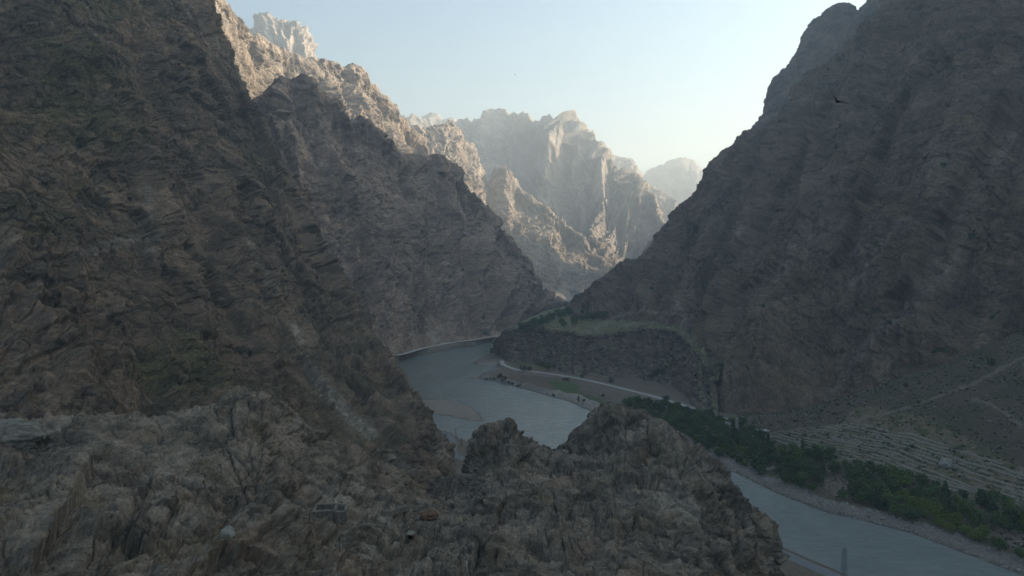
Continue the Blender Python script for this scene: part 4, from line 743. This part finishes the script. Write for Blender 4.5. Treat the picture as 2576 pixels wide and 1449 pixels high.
FIELD = [(1925, 1098), (2000, 1084), (2100, 1072), (2165, 1058), (2260, 1082), (2360, 1112), (2480, 1150), (2620, 1205), (2620, 1290), (2500, 1255), (2400, 1238), (2300, 1205), (2180, 1180), (2080, 1150), (1990, 1125)]
fw = [gpt(x, y) for x, y in FIELD]; fpoly = [(p.x, p.y) for p in fw]
udir = np.array([-94.0, 164.0]); udir /= np.linalg.norm(udir); ndir = np.array([udir[1], -udir[0]]); ndir = ndir if ndir[0] > 0 else -ndir
n_w = 0
for row in range(36):
    d0 = 34 + row*4.35; base = np.array([252.0, 336.0]) + ndir*d0; pcs = []; cur = []
    for i in range(300):
        t = -150 + i*1.3; off = 3.2*perlin(np.array([[t/55, row*0.13, 2.2]]), 401)[0]*1.6 + 1.5*perlin(np.array([[t/17, row*0.7, 5.2]]), 402)[0]
        q = base + udir*t + ndir*off; gap = perlin(np.array([[t/30, row*1.7, 8.1]]), 403)[0] > 0.40
        if inpoly(q[None], fpoly)[0] and not gap: cur.append(q)
        else:
            if len(cur) > 9: pcs.append(cur)
            cur = []
    if len(cur) > 9: pcs.append(cur)
    for k_, pc in enumerate(pcs):
        zz = ground_z(np.array(pc)); pts = [(a[0], a[1], float(z_)) for a, z_ in zip(pc, zz)]
        o = wall_mesh(pts, 0.9, 0.85, 1000+n_w).build('stone_wall', M_STONE)
        tag(o, f'low dry-stone wall on the terraced field, {ORD[row]} row up from the trees, {["near", "second", "third", "fourth", "fifth", "sixth"][min(k_, 5)]} stretch', 'wall', 'dry-stone walls of the terraced field'); n_w += 1
print('walls', n_w)

# ---- boulders
def boulder(name, loc, dims, seed, mat, rz=0.0, sub=4):
    bm = bmesh.new(); bmesh.ops.create_icosphere(bm, subdivisions=sub, radius=1.0); A = np.array([v.co[:] for v in bm.verts], np.float32)
    v1, e1, t1 = facet(A*1.1+seed*3.1, seed % 17); n = fbm(A*1.7+seed, seed % 23, 4); B = A*(1+0.22*v1+0.20*n)[:, None]*np.array(dims)/2
    for v, c in zip(bm.verts, B): v.co = Vector([float(x) for x in c])
    me = bpy.data.meshes.new(name); bm.to_mesh(me); bm.free(); me.materials.append(mat); o = bpy.data.objects.new(name, me); COL.objects.link(o); o.location = loc; o.rotation_euler = (0, 0, rz); return o
p = gpt(2378, 1172); tag(boulder('boulder', p+Vector((0, 0, 1.6)), (9.5, 7, 6.5), 3, M_PALE, 0.4), 'largest pale boulder lying in the terraced field', 'boulder')
p = gpt(2402, 1178); tag(boulder('boulder', p+Vector((0, 0, 0.6)), (7, 5, 3.4), 4, M_DSTONE, 1.1), 'darker flat boulder leaning against the largest one in the terraced field', 'boulder')
p = gpt(1830, 1084); tag(boulder('boulder', p+Vector((0, 0, 3.0)), (6.6, 5.5, 9.0), 5, M_PALE), 'round-topped boulder standing among the trees of the grove', 'boulder')
p = gpt(1853, 1088); tag(boulder('standing_rock', p+Vector((0, 0, 5.5)), (2.9, 2.6, 14.5), 6, M_PALE), 'tall narrow pale rock standing at the foot of the right wall', 'rock')
M_SLAB = flat_mat('grey_slab', (0.13, 0.115, 0.092), (0.24, 0.21, 0.17), 0.4, 0.95, 0.4)
p = pick(60, 1100, 8); tag(boulder('boulder', p+Vector((-1.5, -1.0, 1.2)), (16.5, 9, 8.5), 7, M_SLAB, 0.15, 5), 'big pale overhanging slab on the left edge of the rocky ridge', 'boulder')
p = gpt(1830+390, 1087); tag(boulder('boulder', p+Vector((0, 0, 0.8)), (3, 2.5, 2.4), 8, M_DSTONE), 'dark stone at the top corner of the terraced field', 'boulder')
p = pick(578, 1339, 6)
if p: tag(boulder('boulder', p+Vector((0, -0.2, 0.2)), (2.4, 1.6, 2.4), 9, M_PALE), 'small whitish boulder on the steep face of the ridge', 'boulder')
p = pick(1078, 1296, 8); tag(boulder('boulder', p+Vector((0, 0, 0.9)), (5.4, 3.6, 3.4), 10, M_RUST, 0.2), 'rust-brown boulder at the end of the low wall on the ridge', 'boulder')
p = pick(1226, 832, 6) or Vector(G(1226, 838, 10)); tag(boulder('boulder', p+Vector((0, 0, 3)), (19, 12, 11), 12, M_DSTONE, 0.5), 'great dark boulder resting beside the far road', 'boulder')
# cairns and the little stone shelter on the ridge
def cairn(px, py, label, n, spread, seed):
    r = random.Random(seed); p = pick(px, py, 6); m = MB()
    for i in range(n):
        a = r.random()*6.28; q = spread*r.random()**0.7; s = 0.16+0.2*r.random(); m.box((q*math.cos(a), q*math.sin(a)*0.7, 0.15+(1-q/spread)*0.9*r.random()), (s*1.3, s, s*0.8), r.random()*3, r.gauss(0, 0.06))
    return tag(m.build('stone_cairn', M_COPING, loc=p), label, 'cairn')
cairn(624, 989, 'small pale cairn on the crest of the ridge', 20, 1.0, 1); cairn(268, 1112, 'low scattered stone heap on the rounded knob of the ridge', 30, 1.8, 2)
p = pick(1040, 1350, 8); sh = tag(empty('stone_shelter', p), 'tiny stone shelter with a dark doorway on the ridge', 'shelter'); m = MB(); r = random.Random(3)
for x0 in (-0.95, 0.95): m.box((x0, 0.3, 0.5), (0.5, 2.0, 1.7))
m.box((0, 1.2, 0.5), (1.4, 0.4, 1.7)); m.build('wall', M_RUST, sh); m = MB()
for i in range(9): m.box((-1.0+2*r.random(), -0.5+1.8*r.random(), 1.42+0.15*r.random()), (0.9, 0.7, 0.2), r.random()*3)
m.build('roof', M_COPING, sh); MB().box((0, 0.75, 0.45), (1.38, 0.1, 1.5)).build('doorway', M_OPENING_SHADE, sh)  # the dark panel paints the shade inside the entrance
# roofless stone house
p = pick(822, 1288, 8); hs = tag(empty('ruined_house', p + Vector((0, 0, -0.2)), 0.12), 'roofless ruined stone house on the saddle of the ridge', 'ruin')
def ruin_wall(a, b, h, seed, parent):
    h *= 0.55; r = random.Random(seed); n = max(4, int(math.dist(a, b)/0.45)); pts = [(a[0]+(b[0]-a[0])*i/n, a[1]+(b[1]-a[1])*i/n, 0) for i in range(n+1)]
    wl = wall_mesh(pts, 0.65, h, seed, 1.9).build('wall', M_DSTONE, parent)
    cp = MB()
    for i, q in enumerate(pts[:-1]): cp.box((q[0]+0.2*(b[0]-a[0])/n, q[1], h*(0.93+0.12*r.random())), (0.5, 0.55, 0.16), math.atan2(b[1]-a[1], b[0]-a[0])+r.gauss(0, 0.1))
    cp.build('coping', M_COPING, wl)
for a, b, h, sd_ in (((-3.6, 0), (1.2, 0.1), 2.3, 1), ((-3.6, 0), (-3.5, 3.6), 2.0, 2), ((-3.5, 3.6), (1.6, 3.9), 2.8, 3), ((1.6, 3.9), (1.5, 0.4), 2.2, 4), ((1.6, 3.9), (4.2, 3.6), 2.4, 5), ((4.2, 3.6), (4.0, 0.6), 1.8, 6), ((4.0, 0.6), (1.5, 0.4), 1.3, 7)): ruin_wall(a, b, h, sd_, hs)
wp = [pick(x, y, 6) for x, y in ((960, 1284), (985, 1287), (1005, 1286), (1030, 1281), (1055, 1272), (1075, 1262))]; wp = [q for q in wp if q is not None]; dense = []
for a, b in zip(wp[:-1], wp[1:]):
    n = max(2, int((b-a).length/0.5)); dense += [tuple(a+(b-a)*(i/n)) for i in range(n)]
tag(wall_mesh(dense, 0.6, 0.8, 77, 1.0).build('stone_wall', M_DSTONE), 'low curved stone wall across the saddle of the ridge', 'wall')
p1, p2 = gpt(1920, 1186), gpt(1956, 1181); tag(wall_mesh([tuple(p1+(p2-p1)*(i/12)) for i in range(13)], 0.8, 2.2, 78).build('stone_wall', M_STONE), 'short grey stone wall at the bright green patch by the grove', 'wall')
# ---- posts on the ridge and poles by the road
def post(x0, y0, x1, y1, label, r=0.09):
    p = pick(x0, y0, 6); Yp = p.y; top = Vector(P(x1, y1, Yp)); top.y = p.y + 0.15; top.z += 0
    o = tag(empty('wooden_post', p), label, 'post', 'old posts on the ridge'); d = top-p
    MB().tube([(0, 0, -0.5), tuple(d*0.5+Vector((0.04, 0, 0))), tuple(d)], [r*1.25, r, r*0.75], 7).build('shaft', M_WOOD, o); m = MB(); u = d*0.93; m.box((u.x, u.y-0.1, u.z), (0.5, 0.09, 0.1), 0.2); m.build('crossbar', M_WOOD, o)
post(997, 1291, 1001, 1262, 'tall dark post beside the curved low wall on the ridge', 0.12); post(925, 1310, 925, 1291, 'thin dark post on the pale rock flat', 0.09); post(859, 1383, 852, 1354, 'leaning dark post nearest the viewpoint', 0.09); post(782, 1300, 782, 1283, 'short dark post beside the ruined house', 0.09)
def utility_pole(x, y, h, label):
    q = G(x, y, 9.6); o = tag(empty('utility_pole', q, 0.5), label, 'pole', 'utility poles along the road'); MB().tube([(0, 0, -0.5), (0.05, 0, h*0.5), (0.1, 0.05, h)], [0.2, 0.16, 0.11], 8).build('shaft', M_WOOD, o)
    m = MB(); m.box((0.1, 0.05, h-0.7), (2.0, 0.13, 0.14)); m.build('crossarm', M_WOOD, o)
    for dx in (-0.85, 0.3, 0.85): MB().tube([(0.1+dx, 0.05, h-0.62), (0.1+dx, 0.05, h-0.5), (0.1+dx, 0.05, h-0.38)], [0.05, 0.08, 0.04], 6).build('insulator', M_CONC, o)
utility_pole(1147, 1107, 9.5, 'taller utility pole standing against the river at the near road'); utility_pole(1161, 1124, 7.0, 'shorter utility pole at the near road, beside the rocky knoll')
# lattice pylon on the near bank
px_, py_, pz_ = 128.6, 258.0, 8.0; py = tag(empty('lattice_pylon', (px_, py_, pz_), 0.2), 'slender grey lattice pylon rising from the near bank in front of the river', 'pylon'); Hh = 160-766/1717.33*258-pz_ + 0.3; Hh = max(20, Hh)
def leg_at(sx, sy, z): w_ = 1.7*(1-z/Hh)+0.42*(z/Hh); return (sx*w_, sy*w_, z)
for sx in (-1, 1):
    for sy in (-1, 1): MB().tube([leg_at(sx, sy, -2.0), leg_at(sx, sy, Hh*0.5), leg_at(sx, sy, Hh)], [0.10, 0.08, 0.06], 4).build('leg', M_STEEL, py)
m = MB(); zs = [0]; 
while zs[-1] < Hh-1.2: zs.append(min(Hh, zs[-1]+max(1.5, 3.4*(1-zs[-1]/Hh*0.6))))
for z0, z1 in zip(zs[:-1], zs[1:]):
    for (a, b) in (((-1, -1), (1, -1)), ((1, -1), (1, 1)), ((1, 1), (-1, 1)), ((-1, 1), (-1, -1))):
        m.tube([leg_at(*a, z0), leg_at(*b, z1)], 0.035, 4); m.tube([leg_at(*b, z0), leg_at(*a, z1)], 0.035, 4); m.tube([leg_at(*a, z1), leg_at(*b, z1)], 0.05, 4)
m.build('bracing', M_STEEL, py)

# ---- buildings
def hut(px, py_, w, d, h, rz, label, roof=M_CONC, up=0.0):
    p = gpt(px, py_); o = tag(empty('flat_roofed_hut', p+Vector((0, 0, up)), rz), label, 'hut')
    t = 0.4; m = MB()
    m.box((0, d/2, h/2-0.5), (w, t, h+1)); m.box((-w/2+t/2, 0, h/2-0.5), (t, d-t, h+1)); m.box((w/2-t/2, 0, h/2-0.5), (t, d-t, h+1))
    for a, b in ((-w/2, -w*0.32), (-w*0.18, w*0.02), (w*0.24, w/2)): m.box(((a+b)/2, -d/2, h/2-0.5), (b-a, t, h+1))
    m.box((-w*0.25, -d/2, h*0.84-0.01), (w*0.14, t-0.02, h*0.30)); m.box((w*0.13, -d/2, h*0.86-0.01), (w*0.22, t-0.02, h*0.26)); m.build('wall', M_MUD, o)
    MB().box((0, 0, h+0.22), (w+1.0, d+1.2, 0.4)).build('roof', roof, o); MB().box((w*0.13, -d/2+t, h*0.36), (w*0.2, 0.08, h*0.7)).build('door_shade', M_OPENING_SHADE, o); MB().box((-w*0.25, -d/2+t, h*0.4), (w*0.13, 0.08, h*0.55)).build('window', M_OPENING_SHADE, o); return o  # dark panels behind both openings paint the shade indoors
hut(1424, 956, 9.0, 5.0, 3.6, -0.05, 'flat-roofed mud hut with dark openings beside the dirt track'); hut(1918, 1092, 8.6, 6.0, 2.8, 0.15, 'low hut with a pale flat roof at the top corner of the terraced field'); hut(1630, 1058, 8.0, 5.0, 3.0, -0.5, 'hut with a pale roof half hidden in the far end of the grove', up=1.5)
# ---- parked car on the near road
q = G(1137, 1122, 10.1); car = tag(empty('parked_car', (q[0]-1.5, q[1], 10.08), 1.25), 'dark car parked on the verge of the near road', 'car'); m = MB()
prof = [(-2.1, 0.35), (-2.15, 0.8), (-1.5, 0.95), (-0.9, 1.42), (0.6, 1.45), (1.2, 0.98), (2.05, 0.85), (2.1, 0.35)]; V = [(x, s*0.82, z) for s in (-1, 1) for x, z in prof]; n = len(prof)
m.add(V, [tuple(range(n)), tuple(range(2*n-1, n-1, -1))] + [(i, i+n, (i+1) % n+n, (i+1) % n) for i in range(n)]); m.build('body', M_PAINT, car)
m = MB(); m.add([(-1.42, s*0.835, 0.98) for s in (-1, 1)]+[(-0.9, s*0.835, 1.36) for s in (-1, 1)]+[(0.55, s*0.835, 1.38) for s in (-1, 1)]+[(1.05, s*0.835, 1.0) for s in (-1, 1)], [(0, 2, 4, 6), (7, 5, 3, 1)]); m.build('window', M_GLASS, car)
for x in (-1.35, 1.3):
    for y in (-0.8, 0.8): MB().tube([(x, y-0.1, 0.33), (x, y+0.1, 0.33)], 0.33, 12).build('wheel', M_TYRE, car)
# ---- birds
def bird(px, py_, Y, span, heading, bank_, flap, label, sweep=0.25):
    o = tag(bpy.data.objects.new('bird', None), label, 'bird', None); bpy.data.objects.remove(o); half = span/2; V = []; F = []
    N_ = 9                                # wing sections from tip to tip
    for i in range(-N_, N_+1):
        u = i/N_; a = abs(u); ch = span*(0.15*(1-a)**0.55+0.018); x = u*half; y = -sweep*span*0.5*(a**1.6) + (0.05*span*math.sin(math.pi*min(1, a*2.2)) if a < 0.45 else 0.05*span*(1-a)*0.8); z = flap*half*math.sin(a*1.25)-0.10*half*a**3; th = ch*0.10
        V += [(x, y+ch*0.5, z), (x, y, z+th), (x, y-ch*0.55, z), (x, y, z-th)]
    for i in range(2*N_):
        for j in range(4): F.append((i*4+j, i*4+(j+1) % 4, i*4+4+(j+1) % 4, i*4+4+j))
    F += [(3, 2, 1, 0), tuple(2*N_*4+j for j in range(4))]; m = MB(); m.add(V, F); L_ = span*0.42
    m.tube([(0, L_*0.55, 0.0), (0, L_*0.47, 0.0), (0, L_*0.36, 0.005), (0, L_*0.15, 0), (0, -L_*0.12, 0), (0, -L_*0.32, 0), (0, -L_*0.42, 0)], [L_*0.006, L_*0.045, L_*0.06, L_*0.105, L_*0.09, L_*0.04, L_*0.03], 9)
    m.add([(-L_*0.03, -L_*0.3, 0.006), (L_*0.03, -L_*0.3, 0.006), (L_*0.13, -L_*0.62, 0.0), (0, -L_*0.57, 0.0), (-L_*0.13, -L_*0.62, 0.0), (-L_*0.03, -L_*0.3, -0.008), (L_*0.03, -L_*0.3, -0.008), (L_*0.13, -L_*0.62, -0.006), (0, -L_*0.57, -0.006), (-L_*0.13, -L_*0.62, -0.006)], [(0, 1, 2, 3, 4), (9, 8, 7, 6, 5), (0, 5, 6, 1), (1, 6, 7, 2), (2, 7, 8, 3), (3, 8, 9, 4), (4, 9, 5, 0)])
    b = m.build('bird', M_FEATHER, loc=P(px, py_, Y)); rm = b.modifiers.new('Remesh', 'REMESH'); rm.mode = 'VOXEL'; rm.voxel_size = span*0.008; b.rotation_euler = (R(12), bank_, heading); return tag(b, label, 'bird')
bird(2110, 256, 46, 1.6, R(20), R(16), 0.22, 'largest dark bird gliding in front of the right wall'); bird(1296, 188, 120, 0.7, R(75), R(-25), 0.2, 'tiny dark bird high in the open sky'); bird(1750, 945, 60, 0.75, R(60), R(-40), 0.35, 'small dark bird with raised wing over the terrace cliff'); bird(1674, 1340, 70, 0.9, R(-55), R(35), 0.25, 'dark bird gliding low over the rocky knoll')

# ---- stones and tufts nobody could count
def scatter(name, pts, smin_, smax_, mat, label, seed, kind='stone'):
    r = np.random.RandomState(seed); n = len(pts); C_ = np.asarray(pts, np.float32)
    if kind == 'stone':
        base = np.array([(-1, -1, -0.7), (1, -1, -0.7), (1, 1, -0.7), (-1, 1, -0.7), (-0.7, -0.7, 0.7), (0.7, -0.7, 0.7), (0.7, 0.7, 0.7), (-0.7, 0.7, 0.7)], np.float32)*0.5; fc = np.array([(0, 3, 2, 1), (4, 5, 6, 7), (0, 1, 5, 4), (1, 2, 6, 5), (2, 3, 7, 6), (3, 0, 4, 7)])
    else:
        base = np.array([(-1, 0, 0), (1, 0, 0), (1.2, 0.3, 1), (-1.2, 0.3, 1), (0, -1, 0), (0, 1, 0), (-0.3, 1.2, 1), (-0.3, -1.2, 1), (-0.8, -0.8, 0), (0.8, 0.8, 0), (0.9, 1.1, 0.8), (-1.1, -0.8, 0.8)], np.float32)*0.5; fc = np.array([(0, 1, 2, 3), (4, 5, 6, 7), (8, 9, 10, 11)])
    s = (smin_+(smax_-smin_)*r.rand(n)**3)[:, None, None]; jit = 1+0.35*r.randn(n, len(base), 3); a = r.rand(n)*6.28; ca, sa = np.cos(a), np.sin(a); B = base[None]*jit*s; X_ = B[..., 0]*ca[:, None]-B[..., 1]*sa[:, None]; Y_ = B[..., 0]*sa[:, None]+B[..., 1]*ca[:, None]
    V = np.stack([X_, Y_, B[..., 2]], -1) + C_[:, None]; F = (fc[None]+np.arange(n)[:, None, None]*len(base)).reshape(-1, 4); o = link_mesh(name, V.reshape(-1, 3), F, mat); o['kind'] = 'stuff'; o['label'] = label; return o
rs = np.random.RandomState(9)
def rand_on(test, n, obj):               # random points on a terrain mesh, thinned by a test of its vertices
    me = obj.data; A = np.empty(len(me.vertices)*3, np.float32); me.vertices.foreach_get('co', A); A = A.reshape(-1, 3); m = np.nonzero(test(A))[0]; k_ = rs.choice(m, min(n, len(m)), replace=False); return A[k_] + rs.uniform(-0.3, 0.3, (len(k_), 3))*np.array([1, 1, 0])
fr = lambda A: (A[:, 1] > 90) & (A[:, 1] < 300) & (A[:, 2] > 40)
scatter('rubble', rand_on(lambda A: fr(A) & (fbm(A/14, 501, 3) > 0.0), 6000, FORE), 0.12, 0.6, M_DSTONE, 'loose pale stones strewn over the rocky ridge', 1)
M_DRYG = leaf_mat('dry_grass', (0.085, 0.075, 0.035), (0.11, 0.095, 0.045))
scatter('grass', rand_on(lambda A: fr(A) & (fbm(A/11, 503, 3) > 0.05), 6000, FORE), 0.15, 0.5, M_DRYG, 'dry grass tufts on the rocky ridge', 2, 'tuft')
gb = lambda A: (A[:, 1] > 300) & (A[:, 1] < 800) & (A[:, 0] > -40) & (A[:, 2] > 0.1)
def banktest(A):
    m = gb(A); out_ = np.zeros(len(A), bool); idx = np.nonzero(m)[0]; d1, _ = segdist(A[idx, :2], RB); d2, _ = segdist(A[idx, :2], LB); out_[idx] = (d1 < 15) & (d1 < d2); return out_
scatter('rubble', rand_on(banktest, 7000, ground), 0.3, 1.7, M_PALE, 'river stones piled along the right bank', 3)
def fantest(A):
    m = gb(A) & (A[:, 1] < 620) & (A[:, 0] > 150); out_ = np.zeros(len(A), bool); idx = np.nonzero(m)[0]; d1, _ = segdist(A[idx, :2], RB); d2, _ = segdist(A[idx, :2], LB); out_[idx] = (d1 > 20) & (d1 < d2) & (fbm(A[idx]/12, 505, 3) > -0.15); return out_
scatter('undergrowth', rand_on(fantest, 14000, ground), 0.4, 1.8, M_SCRUB, 'low scrub and herbs over the fan above the grove', 4, 'tuft'); scatter('rubble', rand_on(fantest, 5000, ground), 0.3, 1.4, M_PALE, 'field stones scattered over the fan', 5)
print('all', round(time.time()-T0, 1))
